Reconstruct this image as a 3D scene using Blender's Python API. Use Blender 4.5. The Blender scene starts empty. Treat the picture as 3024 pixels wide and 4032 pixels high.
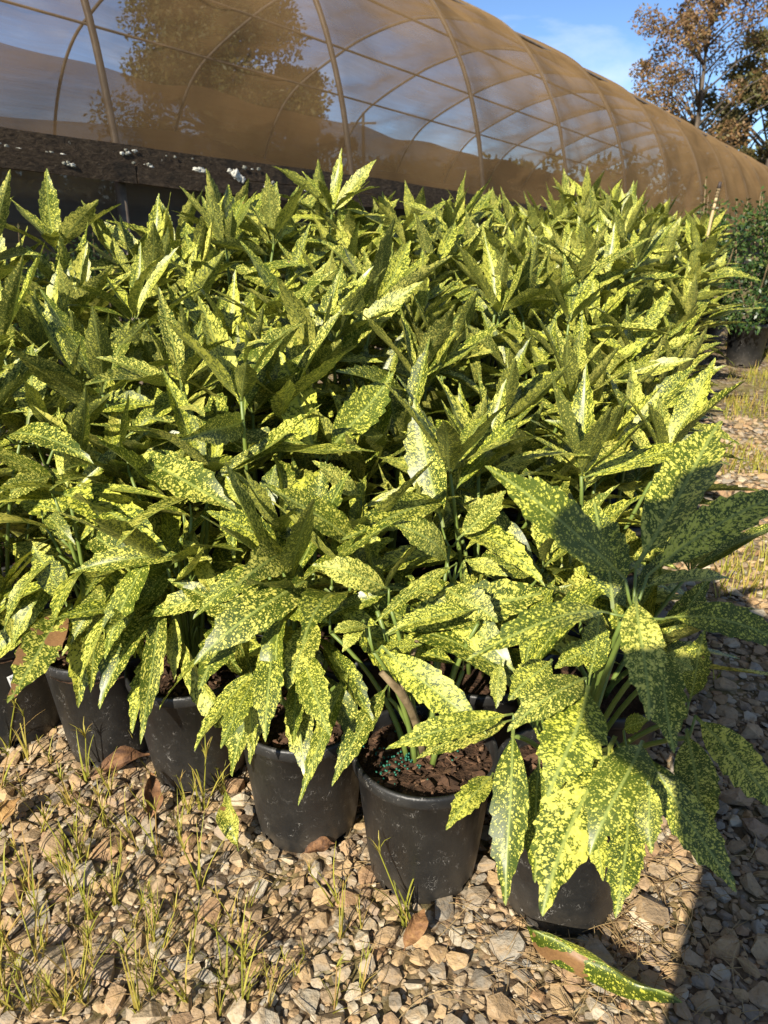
import bpy, bmesh, math, random
import numpy as np
from mathutils import Vector, Matrix, noise as mnoise

rng = random.Random(11)
nrs = np.random.RandomState(11)
scene = bpy.context.scene
col = scene.collection
R = math.radians

# ------------------------------------------------------------------ camera
CAM_H, PITCH = 1.28, 22.0
cam_d = bpy.data.cameras.new('camera')
cam_d.sensor_fit = 'VERTICAL'; cam_d.sensor_height = 36.0; cam_d.sensor_width = 36.0
cam_d.lens = 27.0
cam_d.clip_start = 0.05; cam_d.clip_end = 3000
cam_d.dof.use_dof = True; cam_d.dof.focus_distance = 1.6; cam_d.dof.aperture_fstop = 7.5
cam = bpy.data.objects.new('camera', cam_d); col.objects.link(cam)
cam.location = (0, 0, CAM_H); cam.rotation_euler = (R(90 - PITCH), 0, 0)
scene.camera = cam

# ------------------------------------------------------------------ light
SUN_AZ, SUN_EL = 27.0, 32.0          # shadows fall 27 degrees right of the view direction
sun_dir = Vector((math.sin(R(SUN_AZ)) * math.cos(R(SUN_EL)), math.cos(R(SUN_AZ)) * math.cos(R(SUN_EL)), -math.sin(R(SUN_EL))))
sun_d = bpy.data.lights.new('sun', 'SUN'); sun_d.energy = 5.0; sun_d.angle = R(0.53); sun_d.color = (1.0, 0.92, 0.78)
sun = bpy.data.objects.new('sun', sun_d); col.objects.link(sun)
sun.rotation_euler = sun_dir.to_track_quat('-Z', 'Y').to_euler()

world = bpy.data.worlds.new('World'); scene.world = world; world.use_nodes = True
wn, wl = world.node_tree.nodes, world.node_tree.links
wn.clear()
w_out = wn.new('ShaderNodeOutputWorld'); w_bg = wn.new('ShaderNodeBackground')
w_sky = wn.new('ShaderNodeTexSky'); w_sky.sky_type = 'NISHITA'; w_sky.sun_disc = False
w_sky.sun_elevation = R(SUN_EL); w_sky.sun_rotation = R(180 + SUN_AZ)
w_sky.air_density = 1.0; w_sky.dust_density = 0.0; w_sky.ozone_density = 4.5; w_sky.altitude = 3600
w_tc = wn.new('ShaderNodeTexCoord'); w_map = wn.new('ShaderNodeMapping')
w_map.inputs['Scale'].default_value = (1.3, 1.3, 4.5); w_map.inputs['Rotation'].default_value = (0, R(12), R(25))
w_map.inputs['Location'].default_value = (0.35, 0.1, 0.2)
w_no = wn.new('ShaderNodeTexNoise'); w_no.inputs['Scale'].default_value = 1.9; w_no.inputs['Detail'].default_value = 7
w_no.inputs['Roughness'].default_value = 0.58; w_no.inputs['Distortion'].default_value = 0.5
w_rp = wn.new('ShaderNodeMapRange'); w_rp.inputs['From Min'].default_value = 0.50; w_rp.inputs['From Max'].default_value = 0.82
w_rp.inputs['To Min'].default_value = 0.0; w_rp.inputs['To Max'].default_value = 0.75
w_mix = wn.new('ShaderNodeMix'); w_mix.data_type = 'RGBA'
w_mix.inputs['B'].default_value = (8.5, 8.6, 8.9, 1)
wl.new(w_tc.outputs['Generated'], w_map.inputs['Vector']); wl.new(w_map.outputs[0], w_no.inputs['Vector'])
wl.new(w_no.outputs['Fac'], w_rp.inputs['Value']); wl.new(w_rp.outputs[0], w_mix.inputs['Factor'])
wl.new(w_sky.outputs[0], w_mix.inputs['A']); wl.new(w_mix.outputs['Result'], w_bg.inputs['Color'])
w_bg.inputs['Strength'].default_value = 0.085
wl.new(w_bg.outputs[0], w_out.inputs['Surface'])

scene.view_settings.view_transform = 'Standard'; scene.view_settings.look = 'None'
scene.view_settings.exposure = 0.86; scene.view_settings.gamma = 1.0
scene.view_settings.use_curve_mapping = False
scene.render.engine = 'CYCLES'
scene.cycles.max_bounces = 7; scene.cycles.diffuse_bounces = 3; scene.cycles.glossy_bounces = 2
scene.cycles.transmission_bounces = 4; scene.cycles.transparent_max_bounces = 12
scene.cycles.use_denoising = True

# ------------------------------------------------------------------ helpers
def mesh_from(name, verts, faces, mats=(), smooth=False, uv=None, attr=None, midx=None):
    me = bpy.data.meshes.new(name)
    me.from_pydata([tuple(v) for v in verts], [], [tuple(f) for f in faces])
    for m in mats: me.materials.append(m)
    if uv is not None:
        l = me.uv_layers.new(name='UVMap')
        idx = np.zeros(len(me.loops), dtype=np.int32); me.loops.foreach_get('vertex_index', idx)
        l.data.foreach_set('uv', np.asarray(uv, dtype=np.float32)[idx].ravel())
    if attr is not None:
        for k, vals in attr.items():
            a = me.attributes.new(k, 'FLOAT', 'POINT'); a.data.foreach_set('value', np.asarray(vals, dtype=np.float32))
    if midx is not None: me.polygons.foreach_set('material_index', np.asarray(midx, dtype=np.int32))
    if smooth: me.polygons.foreach_set('use_smooth', [True] * len(me.polygons))
    me.update()
    return me

def obj(name, me, parent=None, loc=None, mat=None):
    o = bpy.data.objects.new(name, me); col.objects.link(o)
    if parent is not None: o.parent = parent
    if mat is not None: o.matrix_local = mat
    elif loc is not None: o.location = loc
    return o

def thing(name, label, cat, loc=(0, 0, 0), group=None, rz=0):
    o = bpy.data.objects.new(name, None); col.objects.link(o)
    o.location = loc; o.rotation_euler = (0, 0, rz); o.empty_display_size = 0.1
    o['label'] = label; o['category'] = cat
    if group: o['group'] = group
    return o

def tag(o, label=None, cat=None, group=None, kind=None):
    if label: o['label'] = label
    if cat: o['category'] = cat
    if group: o['group'] = group
    if kind: o['kind'] = kind
    return o

class MB:
    """collects several shapes into one mesh"""
    def __init__(self): self.v, self.f, self.a, self.uv = [], [], [], []
    def add(self, v, f, seed=0.0, uv=None):
        n = len(self.v); self.v.extend([tuple(p) for p in v]); self.f.extend([tuple(i + n for i in q) for q in f])
        self.a.extend([seed] * len(v)); self.uv.extend(uv if uv is not None else [(0, 0)] * len(v))
    def tube(self, pts, rad, seg=6, seed=0.0, cap=True):
        pts = [Vector(p) for p in pts]; n = len(pts)
        rad = rad if hasattr(rad, '__len__') else [rad] * n
        vs, fs = [], []
        ref = None
        for i, p in enumerate(pts):
            d = (pts[min(i + 1, n - 1)] - pts[max(i - 1, 0)])
            d = d.normalized() if d.length > 1e-9 else Vector((0, 0, 1))
            if ref is None: ref = Vector((1, 0, 0)) if abs(d.x) < .8 else Vector((0, 1, 0))
            a = (ref - d * ref.dot(d)).normalized(); b = d.cross(a); ref = a
            for k in range(seg):
                t = 2 * math.pi * k / seg
                vs.append(p + (a * math.cos(t) + b * math.sin(t)) * rad[i])
        for i in range(n - 1):
            for k in range(seg):
                k2 = (k + 1) % seg
                fs.append((i * seg + k, i * seg + k2, (i + 1) * seg + k2, (i + 1) * seg + k))
        if cap:
            fs.append(tuple(range(seg))[::-1]); fs.append(tuple((n - 1) * seg + k for k in range(seg)))
        self.add(vs, fs, seed)
    def box(self, lo, hi, M=None, seed=0.0):
        x0, y0, z0 = lo; x1, y1, z1 = hi
        vs = [Vector(p) for p in ((x0,y0,z0),(x1,y0,z0),(x1,y1,z0),(x0,y1,z0),(x0,y0,z1),(x1,y0,z1),(x1,y1,z1),(x0,y1,z1))]
        if M: vs = [M @ v for v in vs]
        self.add(vs, [(3,2,1,0),(4,5,6,7),(0,1,5,4),(1,2,6,5),(2,3,7,6),(3,0,4,7)], seed)
    def mesh(self, name, mats=(), smooth=False):
        return mesh_from(name, self.v, self.f, mats, smooth, uv=self.uv, attr={'seed': self.a})

# ---- node material helper
class NT:
    def __init__(self, name):
        self.m = bpy.data.materials.new(name); self.m.use_nodes = True
        self.t = self.m.node_tree; self.t.nodes.clear()
        self.out = self.n('ShaderNodeOutputMaterial')
    def n(self, typ, **kw):
        nd = self.t.nodes.new(typ)
        for k, v in kw.items(): setattr(nd, k, v)
        return nd
    def link(self, a, b): self.t.links.new(a, b)
    def put(self, sock, v):
        if isinstance(v, bpy.types.NodeSocket): self.link(v, sock)
        elif isinstance(v, (tuple, list)) and sock.type == 'RGBA' and len(v) == 3: sock.default_value = (*v, 1)
        else: sock.default_value = v
    def math(self, op, a, b=0.0, c=None, clamp=False):
        nd = self.n('ShaderNodeMath', operation=op, use_clamp=clamp)
        self.put(nd.inputs[0], a); self.put(nd.inputs[1], b)
        if c is not None: self.put(nd.inputs[2], c)
        return nd.outputs[0]
    def mapr(self, v, a, b, c=0.0, d=1.0, smooth=False):
        nd = self.n('ShaderNodeMapRange', interpolation_type='SMOOTHSTEP' if smooth else 'LINEAR')
        for i, x in enumerate((v, a, b, c, d)): self.put(nd.inputs[i], x)
        return nd.outputs[0]
    def mix(self, f, a, b, blend='MIX'):
        nd = self.n('ShaderNodeMix', data_type='RGBA', blend_type=blend)
        self.put(nd.inputs['Factor'], f); self.put(nd.inputs['A'], a); self.put(nd.inputs['B'], b)
        return nd.outputs['Result']
    def noise(self, vec, scale, detail=2.0, rough=0.5, dist=0.0, out='Fac'):
        nd = self.n('ShaderNodeTexNoise'); self.put(nd.inputs['Scale'], scale)
        nd.inputs['Detail'].default_value = detail; nd.inputs['Roughness'].default_value = rough
        nd.inputs['Distortion'].default_value = dist
        if vec is not None: self.link(vec, nd.inputs['Vector'])
        return nd.outputs[out]
    def voro(self, vec, scale, feature='F1', out='Distance'):
        nd = self.n('ShaderNodeTexVoronoi', feature=feature); self.put(nd.inputs['Scale'], scale)
        if vec is not None: self.link(vec, nd.inputs['Vector'])
        return nd.outputs[out]
    def xyz(self, x, y, z):
        nd = self.n('ShaderNodeCombineXYZ')
        for i, v in enumerate((x, y, z)): self.put(nd.inputs[i], v)
        return nd.outputs[0]
    def sep(self, v):
        nd = self.n('ShaderNodeSeparateXYZ'); self.link(v, nd.inputs[0]); return nd.outputs
    def ramp(self, f, stops):
        nd = self.n('ShaderNodeValToRGB'); self.put(nd.inputs[0], f)
        el = nd.color_ramp.elements
        while len(el) < len(stops): el.new(0.5)
        for e, (p, c) in zip(el, stops): e.position = p; e.color = (*c, 1)
        return nd.outputs[0]
    def bump(self, hgt, strength=0.3, dist=0.01):
        nd = self.n('ShaderNodeBump'); nd.inputs['Strength'].default_value = strength; nd.inputs['Distance'].default_value = dist
        self.link(hgt, nd.inputs['Height']); return nd.outputs[0]
    def bsdf(self, color, rough=0.6, normal=None, spec=0.5, **kw):
        nd = self.n('ShaderNodeBsdfPrincipled')
        self.put(nd.inputs['Base Color'], color); self.put(nd.inputs['Roughness'], rough)
        self.put(nd.inputs['Specular IOR Level'], spec)
        if normal is not None: self.link(normal, nd.inputs['Normal'])
        for k, v in kw.items(): self.put(nd.inputs[k], v)
        return nd.outputs[0]
    def mixs(self, f, a, b):
        nd = self.n('ShaderNodeMixShader'); self.put(nd.inputs[0], f); self.link(a, nd.inputs[1]); self.link(b, nd.inputs[2])
        return nd.outputs[0]
    def done(self, sh): self.link(sh, self.out.inputs['Surface']); return self.m
    def obj_co(self): return self.n('ShaderNodeTexCoord').outputs['Object']
    def seed(self):
        a = self.n('ShaderNodeAttribute', attribute_name='seed').outputs['Fac']
        o = self.n('ShaderNodeObjectInfo').outputs['Random']
        return self.math('FRACT', self.math('ADD', a, o))
    def geo(self, k): return self.n('ShaderNodeNewGeometry').outputs[k]

def scl(t, v, s):
    nd = t.n('ShaderNodeVectorMath', operation='MULTIPLY'); t.link(v, nd.inputs[0]); nd.inputs[1].default_value = s
    return nd.outputs[0]

# ------------------------------------------------------------------ materials
def mat_leaf(name, dens=0.0, withered=0.0):
    t = NT(name)
    uv = t.n('ShaderNodeUVMap', uv_map='UVMap').outputs[0]
    s = t.sep(uv); u, v = s[0], s[1]
    sd = t.seed()
    av = t.math('ABSOLUTE', v)
    side = t.math('MULTIPLY', t.math('SIGN', v), 7.3)
    ca, sa = math.cos(R(42)), math.sin(R(42))
    along = t.math('ADD', t.math('MULTIPLY', u, ca), t.math('MULTIPLY', av, sa))
    acr = t.math('SUBTRACT', t.math('MULTIPLY', av, ca), t.math('MULTIPLY', u, sa))
    zz = t.math('ADD', t.math('MULTIPLY', sd, 83.0), side)
    p = t.xyz(t.math('MULTIPLY', along, 0.78), acr, zz)
    wob = t.n('ShaderNodeVectorMath', operation='SCALE'); wob.inputs[3].default_value = 0.030
    t.link(t.noise(p, 40.0, 3.0, 0.65, 0.0, 'Color'), wob.inputs[0])
    wa = t.n('ShaderNodeVectorMath', operation='ADD'); t.link(p, wa.inputs[0]); t.link(wob.outputs[0], wa.inputs[1]); pw = wa.outputs[0]
    big = t.noise(p, 29.0, 3.0, 0.6, 0.2)
    fine = t.noise(p, 62.0, 2.0, 0.55, 0.2)
    patch = t.noise(t.xyz(u, v, zz), 4.0, 2.0, 0.5)
    lr = t.math('FRACT', t.math('MULTIPLY', sd, 17.31))
    bias = t.math('ADD', t.math('MULTIPLY', t.math('SUBTRACT', lr, 0.5), 0.15), t.math('MULTIPLY', t.math('SUBTRACT', patch, 0.5), 0.36))
    bias = t.math('ADD', bias, dens - 0.026)
    def dots(scale, base, gain, soft):
        nd = t.n('ShaderNodeTexVoronoi', feature='F1'); nd.inputs['Scale'].default_value = scale; t.link(pw, nd.inputs['Vector'])
        rr = t.math('MULTIPLY', t.sep(nd.outputs['Color'])[0], gain)
        d = t.math('SUBTRACT', t.math('ADD', rr, t.math('ADD', base, t.math('MULTIPLY', bias, 0.8))), nd.outputs['Distance'])
        return t.mapr(d, -soft, soft)
    m1 = t.mapr(t.math('ADD', big, bias), 0.605, 0.635)
    m2 = dots(52.0, 0.11, 0.42, 0.055)
    m3 = dots(110.0, 0.12, 0.36, 0.08)
    yel = t.math('MAXIMUM', t.math('MAXIMUM', m1, m2), m3)
    lr2 = t.math('FRACT', t.math('MULTIPLY', sd, 41.7))
    green = t.mix(lr2, (0.026, 0.052, 0.008), (0.068, 0.100, 0.010))
    green = t.mix(t.mapr(big, 0.3, 0.6, 0.0, 0.35), green, (0.11, 0.14, 0.012))
    lime = t.math('MULTIPLY', t.mapr(t.math('ADD', big, bias), 0.50, 0.60), 0.42)
    green = t.mix(lime, green, (0.16, 0.21, 0.018))
    lr3 = t.math('FRACT', t.math('MULTIPLY', sd, 67.3))
    yellow = t.mix(lr3, (0.64, 0.59, 0.115), (0.54, 0.555, 0.050))
    yellow = t.mix(t.mapr(fine, 0.4, 0.65, 0.0, 0.5), yellow, (0.70, 0.66, 0.17))
    c = t.mix(yel, green, yellow)
    # midrib and side veins
    rib = t.mapr(av, 0.004, 0.011, 0.85, 0.0)
    c = t.mix(rib, c, (0.26, 0.31, 0.07))
    # brown scorched places on some leaves
    br = t.noise(t.xyz(u, v, t.math('ADD', zz, 31.0)), 5.5, 3.0, 0.55)
    thr = t.mapr(lr, 0.0, 1.0, 0.70 - withered, 0.90 - withered)
    bm = t.mapr(t.math('SUBTRACT', br, thr), 0.0, 0.015)
    c = t.mix(bm, c, t.mix(fine, (0.16, 0.075, 0.035), (0.36, 0.20, 0.08)))
    # petiole
    pet = t.mapr(u, 0.05, 0.10, 1.0, 0.0)
    c = t.mix(pet, c, (0.16, 0.20, 0.05))
    # paler underside
    bf = t.geo('Backfacing')
    c = t.mix(t.math('MULTIPLY', bf, 0.30), c, (0.15, 0.15, 0.05))
    wave = t.n('ShaderNodeTexWave', wave_type='BANDS', bands_direction='X'); wave.inputs['Scale'].default_value = 2.6
    wave.inputs['Distortion'].default_value = 0.6
    t.link(t.xyz(t.math('SUBTRACT', u, t.math('MULTIPLY', av, 0.8)), 0.0, 0.0), wave.inputs['Vector'])
    hgt = t.math('ADD', t.math('MULTIPLY', wave.outputs['Fac'], 0.22), t.math('ADD', t.math('MULTIPLY', patch, 1.2), t.math('MULTIPLY', t.mapr(av, 0.0, 0.012), 0.5)))
    nrm = t.bump(hgt, 0.16, 0.003)
    rough = t.math('ADD', t.math('MULTIPLY', bf, 0.25), t.mapr(patch, 0.3, 0.7, 0.34, 0.50))
    pr = t.bsdf(c, rough, nrm, 0.40)
    tr = t.n('ShaderNodeBsdfTranslucent')
    t.link(t.mix(0.5, c, t.mix(yel, (0.22, 0.34, 0.02), (0.70, 0.68, 0.08))), tr.inputs['Color'])
    return t.done(t.mixs(0.16, pr, tr.outputs[0]))

def mat_stem():
    t = NT('green stem'); co = t.obj_co(); n = t.noise(co, 30, 3)
    z = t.sep(t.geo('Position'))[2]
    c = t.mix(n, (0.10, 0.16, 0.03), (0.19, 0.24, 0.05))
    return t.done(t.bsdf(c, 0.45))
def mat_wood_stem():
    t = NT('woody stem'); co = t.obj_co(); n = t.noise(co, 60, 4)
    return t.done(t.bsdf(t.ramp(n, [(0.3, (0.10, 0.07, 0.03)), (0.7, (0.26, 0.19, 0.10))]), 0.8, t.bump(n, 0.5, 0.004)))
def mat_pot():
    t = NT('black plastic pot'); co = t.obj_co()
    cs = t.n('ShaderNodeObjectInfo').outputs['Location']
    nd = t.n('ShaderNodeVectorMath', operation='ADD'); t.link(co, nd.inputs[0]); t.link(cs, nd.inputs[1]); p = nd.outputs[0]
    fine = t.noise(p, 180, 3, 0.6)
    scr = t.noise(scl(t, p, (1, 1, 0.55)), 75, 2, 0.5, 1.6)
    ridge = t.math('ABSOLUTE', t.math('SUBTRACT', scr, 0.5))
    msk = t.mapr(t.noise(p, 42, 2), 0.54, 0.68)
    line = t.math('MULTIPLY', t.mapr(ridge, 0.0, 0.011, 1.0, 0.0), msk)
    dust = t.mapr(t.noise(p, 9, 5, 0.65), 0.38, 0.72)
    z = t.sep(co)[2]
    low = t.mapr(z, 0.0, 0.10, 1.0, 0.0)
    c = t.mix(t.math('MULTIPLY', dust, 0.45), (0.011, 0.0115, 0.012), (0.050, 0.045, 0.037))
    c = t.mix(t.math('MULTIPLY', t.math('MULTIPLY', low, dust), 0.6), c, (0.09, 0.07, 0.045))
    c = t.mix(t.math('MULTIPLY', line, 0.9), c, (0.42, 0.40, 0.36))
    return t.done(t.bsdf(c, t.mapr(dust, 0, 1, 0.38, 0.62), t.bump(fine, 0.25, 0.002), 0.5))
def mat_soil():
    t = NT('potting soil'); co = t.obj_co(); n = t.noise(co, 45, 5, 0.65); n2 = t.noise(co, 14, 3)
    c = t.ramp(n, [(0.3, (0.022, 0.013, 0.008)), (0.55, (0.075, 0.042, 0.024)), (0.75, (0.14, 0.075, 0.042))])
    return t.done(t.bsdf(c, 0.95, t.bump(t.math('ADD', n, n2), 1.0, 0.02), 0.2))
def mat_bark():
    t = NT('bark chips'); co = t.obj_co(); sd = t.seed(); n = t.noise(scl(t, co, (1, 3, 1)), 70, 4, 0.6)
    c = t.ramp(sd, [(0.0, (0.035, 0.02, 0.012)), (0.4, (0.10, 0.055, 0.032)), (0.75, (0.17, 0.09, 0.05)), (1.0, (0.34, 0.20, 0.11))])
    c = t.mix(t.mapr(n, 0.35, 0.7), c, (0.05, 0.03, 0.02))
    return t.done(t.bsdf(c, 0.9, t.bump(n, 0.7, 0.004), 0.2))
def mat_pellet():
    t = NT('green fertiliser prills'); return t.done(t.bsdf((0.01, 0.11, 0.07), 0.4))
def mat_stone():
    t = NT('crushed stone'); co = t.obj_co(); sd = t.seed()
    po = t.geo('Position')
    c = t.ramp(sd, [(0.0, (0.43, 0.28, 0.14)), (0.16, (0.33, 0.24, 0.145)), (0.30, (0.48, 0.33, 0.17)), (0.44, (0.24, 0.21, 0.165)),
                    (0.56, (0.46, 0.35, 0.22)), (0.68, (0.34, 0.20, 0.10)), (0.78, (0.29, 0.265, 0.22)), (0.92, (0.52, 0.44, 0.31)), (1.0, (0.20, 0.14, 0.09))])
    n = t.noise(po, 90, 5, 0.65); n2 = t.noise(scl(t, po, (1, 1, 2.5)), 28, 4, 0.6, 0.8)
    c = t.mix(t.mapr(n2, 0.45, 0.68, 0.0, 0.55), c, (0.44, 0.285, 0.13))
    c = t.mix(t.mapr(n, 0.52, 0.75, 0.0, 0.6), c, (0.10, 0.08, 0.055))
    c = t.mix(t.mapr(n, 0.42, 0.25, 0.0, 0.5), c, (0.50, 0.44, 0.33))
    return t.done(t.bsdf(c, 0.88, t.bump(t.math('ADD', n, n2), 0.7, 0.006), 0.25))
def mat_ground():
    t = NT('gravelly soil'); po = t.geo('Position')
    vc = t.voro(po, 42, out='Color'); vd = t.voro(po, 42)
    n = t.noise(po, 60, 5, 0.65); n2 = t.noise(po, 0.7, 3); n3 = t.noise(po, 7, 4)
    r = t.sep(vc)[0]
    c = t.ramp(r, [(0.0, (0.30, 0.20, 0.11)), (0.3, (0.22, 0.17, 0.11)), (0.5, (0.36, 0.26, 0.15)), (0.7, (0.17, 0.15, 0.12)), (1.0, (0.42, 0.35, 0.25))])
    soil = t.ramp(n, [(0.3, (0.045, 0.029, 0.018)), (0.7, (0.19, 0.13, 0.075))])
    c = t.mix(t.mapr(vd, 0.45, 0.62), c, soil)
    yy = t.sep(po)[1]
    nearm = t.mapr(yy, 1.9, 3.2, 0.75, 1.0)
    c = t.mix(nearm, soil, c)
    grass = t.mix(n, (0.13, 0.12, 0.03), (0.26, 0.22, 0.07))
    far = t.mapr(yy, 6.0, 12.0)
    gm = t.math('MAXIMUM', t.math('MULTIPLY', t.mapr(n3, 0.48, 0.62), t.math('MULTIPLY', nearm, 0.55)), t.math('MULTIPLY', far, t.mapr(n2, 0.35, 0.6)))
    c = t.mix(gm, c, grass)
    return t.done(t.bsdf(c, 0.95, t.bump(t.math('SUBTRACT', t.math('MULTIPLY', n, 0.6), vd), 0.7, 0.012), 0.2))
def mat_weed():
    t = NT('yellowing grass'); sd = t.seed()
    c = t.ramp(sd, [(0.0, (0.26, 0.27, 0.03)), (0.45, (0.36, 0.34, 0.05)), (0.75, (0.44, 0.36, 0.07)), (1.0, (0.40, 0.25, 0.09))])
    p = t.bsdf(c, 0.6, None, 0.3); tr = t.n('ShaderNodeBsdfTranslucent'); t.link(c, tr.inputs['Color'])
    return t.done(t.mixs(0.25, p, tr.outputs[0]))
def mat_dry():
    t = NT('dry roots'); sd = t.seed()
    c = t.ramp(sd, [(0.0, (0.30, 0.20, 0.09)), (0.6, (0.42, 0.30, 0.14)), (1.0, (0.20, 0.11, 0.05))])
    return t.done(t.bsdf(c, 0.8, None, 0.2))
def mat_deadleaf():
    t = NT('dead brown leaf'); co = t.obj_co(); sd = t.seed(); n = t.noise(co, 9, 4, 0.6)
    c = t.ramp(t.math('ADD', t.math('MULTIPLY', n, 0.7), t.math('MULTIPLY', sd, 0.4)), [(0.25, (0.07, 0.035, 0.02)), (0.5, (0.24, 0.12, 0.05)), (0.85, (0.42, 0.25, 0.09))])
    return t.done(t.bsdf(c, 0.7, t.bump(n, 0.5, 0.01), 0.3))
def mat_pipe():
    t = NT('weathered galvanised pipe'); co = t.obj_co(); n = t.noise(co, 14, 4, 0.6)
    c = t.ramp(n, [(0.35, (0.13, 0.10, 0.075)), (0.6, (0.20, 0.16, 0.12)), (0.8, (0.17, 0.09, 0.05))])
    return t.done(t.bsdf(c, 0.5, t.bump(n, 0.2, 0.003), 0.4, Metallic=0.1))
def mat_board():
    t = NT('rotting lumber'); co = t.obj_co(); n = t.noise(scl(t, co, (0.6, 6, 14)), 6, 6, 0.7, 0.4); n2 = t.noise(co, 5, 5, 0.65)
    c = t.ramp(n, [(0.3, (0.020, 0.014, 0.010)), (0.52, (0.065, 0.045, 0.028)), (0.75, (0.15, 0.11, 0.07))])
    c = t.mix(t.mapr(n2, 0.52, 0.66), c, (0.022, 0.018, 0.014))
    li = t.noise(co, 22, 4, 0.7)
    c = t.mix(t.mapr(li, 0.70, 0.76), c, (0.42, 0.40, 0.33))
    return t.done(t.bsdf(c, 0.92, t.bump(t.math('ADD', n, n2), 0.9, 0.015), 0.2))
def mat_lichen():
    t = NT('pale crust'); co = t.obj_co(); n = t.noise(co, 60, 4, 0.65)
    return t.done(t.bsdf(t.mix(n, (0.35, 0.34, 0.27), (0.80, 0.78, 0.70)), 0.9, t.bump(n, 0.8, 0.01), 0.2))
def mat_grey_lichen():
    t = NT('grey lichen'); co = t.obj_co(); n = t.noise(co, 60, 4, 0.65)
    return t.done(t.bsdf(t.mix(n, (0.16, 0.16, 0.12), (0.42, 0.41, 0.34)), 0.95, t.bump(n, 0.8, 0.01), 0.1))
def mat_cloth(name, cover, tint, gz=0.5):
    t = NT(name); uv = t.n('ShaderNodeUVMap', uv_map='UVMap').outputs[0]
    s = t.sep(uv)
    wr = t.noise(t.xyz(t.math('MULTIPLY', s[0], 0.7), t.math('MULTIPLY', s[1], 9.0), 0.0), 1.0, 4, 0.6)
    thr = t.noise(t.xyz(t.math('MULTIPLY', s[0], 1.5), t.math('MULTIPLY', s[1], 55.0), 0.0), 1.0, 2, 0.6)
    dirt = t.noise(t.xyz(s[0], s[1], 3.0), 0.9, 5, 0.6)
    strk = t.noise(t.xyz(t.math('MULTIPLY', s[0], 5.0), t.math('MULTIPLY', s[1], 0.5), 7.0), 1.0, 4, 0.65)
    c = t.mix(t.mapr(dirt, 0.35, 0.7), tint, tuple(x * 0.66 for x in tint))
    c = t.mix(t.mapr(strk, 0.5, 0.75, 0.0, 0.45), c, tuple(x * 0.5 for x in tint))
    df = t.n('ShaderNodeBsdfDiffuse'); t.link(c, df.inputs['Color'])
    tl = t.n('ShaderNodeBsdfTranslucent'); t.link(c, tl.inputs['Color'])
    body = t.mixs(0.35, df.outputs[0], tl.outputs[0])
    # a woven net closes up when seen along its threads
    lw = t.n('ShaderNodeLayerWeight'); lw.inputs['Blend'].default_value = gz
    f = t.math('ADD', cover, t.math('MULTIPLY', t.math('POWER', lw.outputs['Facing'], 1.7), 0.80))
    f = t.math('ADD', f, t.math('MULTIPLY', t.math('SUBTRACT', thr, 0.5), 0.22))
    f = t.math('ADD', f, t.math('MULTIPLY', t.math('SUBTRACT', wr, 0.5), 0.16), clamp=True)
    tp = t.n('ShaderNodeBsdfTransparent')
    return t.done(t.mixs(f, tp.outputs[0], body))
def mat_simple(name, c, rough=0.7, spec=0.4):
    t = NT(name); n = t.noise(t.obj_co(), 20, 3)
    return t.done(t.bsdf(t.mix(n, tuple(x * .8 for x in c), tuple(min(1, x * 1.15) for x in c)), rough, None, spec))
def mat_foliage(name, stops, transl=0.2, rough=0.55):
    t = NT(name); sd = t.seed(); c = t.ramp(sd, stops)
    p = t.bsdf(c, rough, None, 0.35); tr = t.n('ShaderNodeBsdfTranslucent'); t.link(c, tr.inputs['Color'])
    return t.done(t.mixs(transl, p, tr.outputs[0]))
def mat_trunk():
    t = NT('tree bark'); co = t.obj_co(); n = t.noise(scl(t, co, (3, 3, .6)), 4, 5, 0.65)
    return t.done(t.bsdf(t.ramp(n, [(0.3, (0.05, 0.038, 0.028)), (0.7, (0.16, 0.13, 0.10))]), 0.95, t.bump(n, 0.8, 0.05), 0.2))

M_LEAF = mat_leaf('gold dust leaf', 0.0)
M_LEAF2 = mat_leaf('gold dust leaf, more gold', 0.03)
M_LEAFDRY = mat_leaf('gold dust leaf, withering', -0.01, 0.27)
M_LEAFOLD = mat_leaf('gold dust leaf, browning', -0.06, 0.19)
M_STEM, M_WOOD, M_POT, M_SOIL, M_BARK, M_PELLET = mat_stem(), mat_wood_stem(), mat_pot(), mat_soil(), mat_bark(), mat_pellet()
M_STONE, M_GROUND, M_WEED, M_DRY, M_DEAD = mat_stone(), mat_ground(), mat_weed(), mat_dry(), mat_deadleaf()
M_PIPE, M_BOARD, M_LICHEN, M_GREYL = mat_pipe(), mat_board(), mat_lichen(), mat_grey_lichen()
M_CLOTH = mat_cloth('brown shade cloth', 0.25, (0.37, 0.235, 0.11))
M_CLOTH2 = mat_cloth('doubled shade cloth', 0.70, (0.36, 0.215, 0.10))
M_LOWCLOTH = mat_cloth('grey wall cloth', 0.94, (0.075, 0.073, 0.058))
M_HANG = mat_cloth('grey hanging cloth', 0.80, (0.12, 0.11, 0.09))
M_TRUNK = mat_trunk()
M_SHRUB = mat_foliage('small glossy leaves', [(0.0, (0.020, 0.050, 0.014)), (0.6, (0.045, 0.09, 0.022)), (1.0, (0.14, 0.18, 0.04))], 0.12, 0.35)
M_RUST = mat_foliage('rusty autumn leaves', [(0.0, (0.13, 0.075, 0.032)), (0.5, (0.21, 0.12, 0.052)), (0.8, (0.27, 0.16, 0.07)), (1.0, (0.13, 0.12, 0.035))])
M_OLIVE = mat_foliage('dull autumn leaves', [(0.0, (0.06, 0.055, 0.018)), (0.5, (0.13, 0.10, 0.03)), (0.8, (0.10, 0.11, 0.03)), (1.0, (0.22, 0.14, 0.05))])
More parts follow.
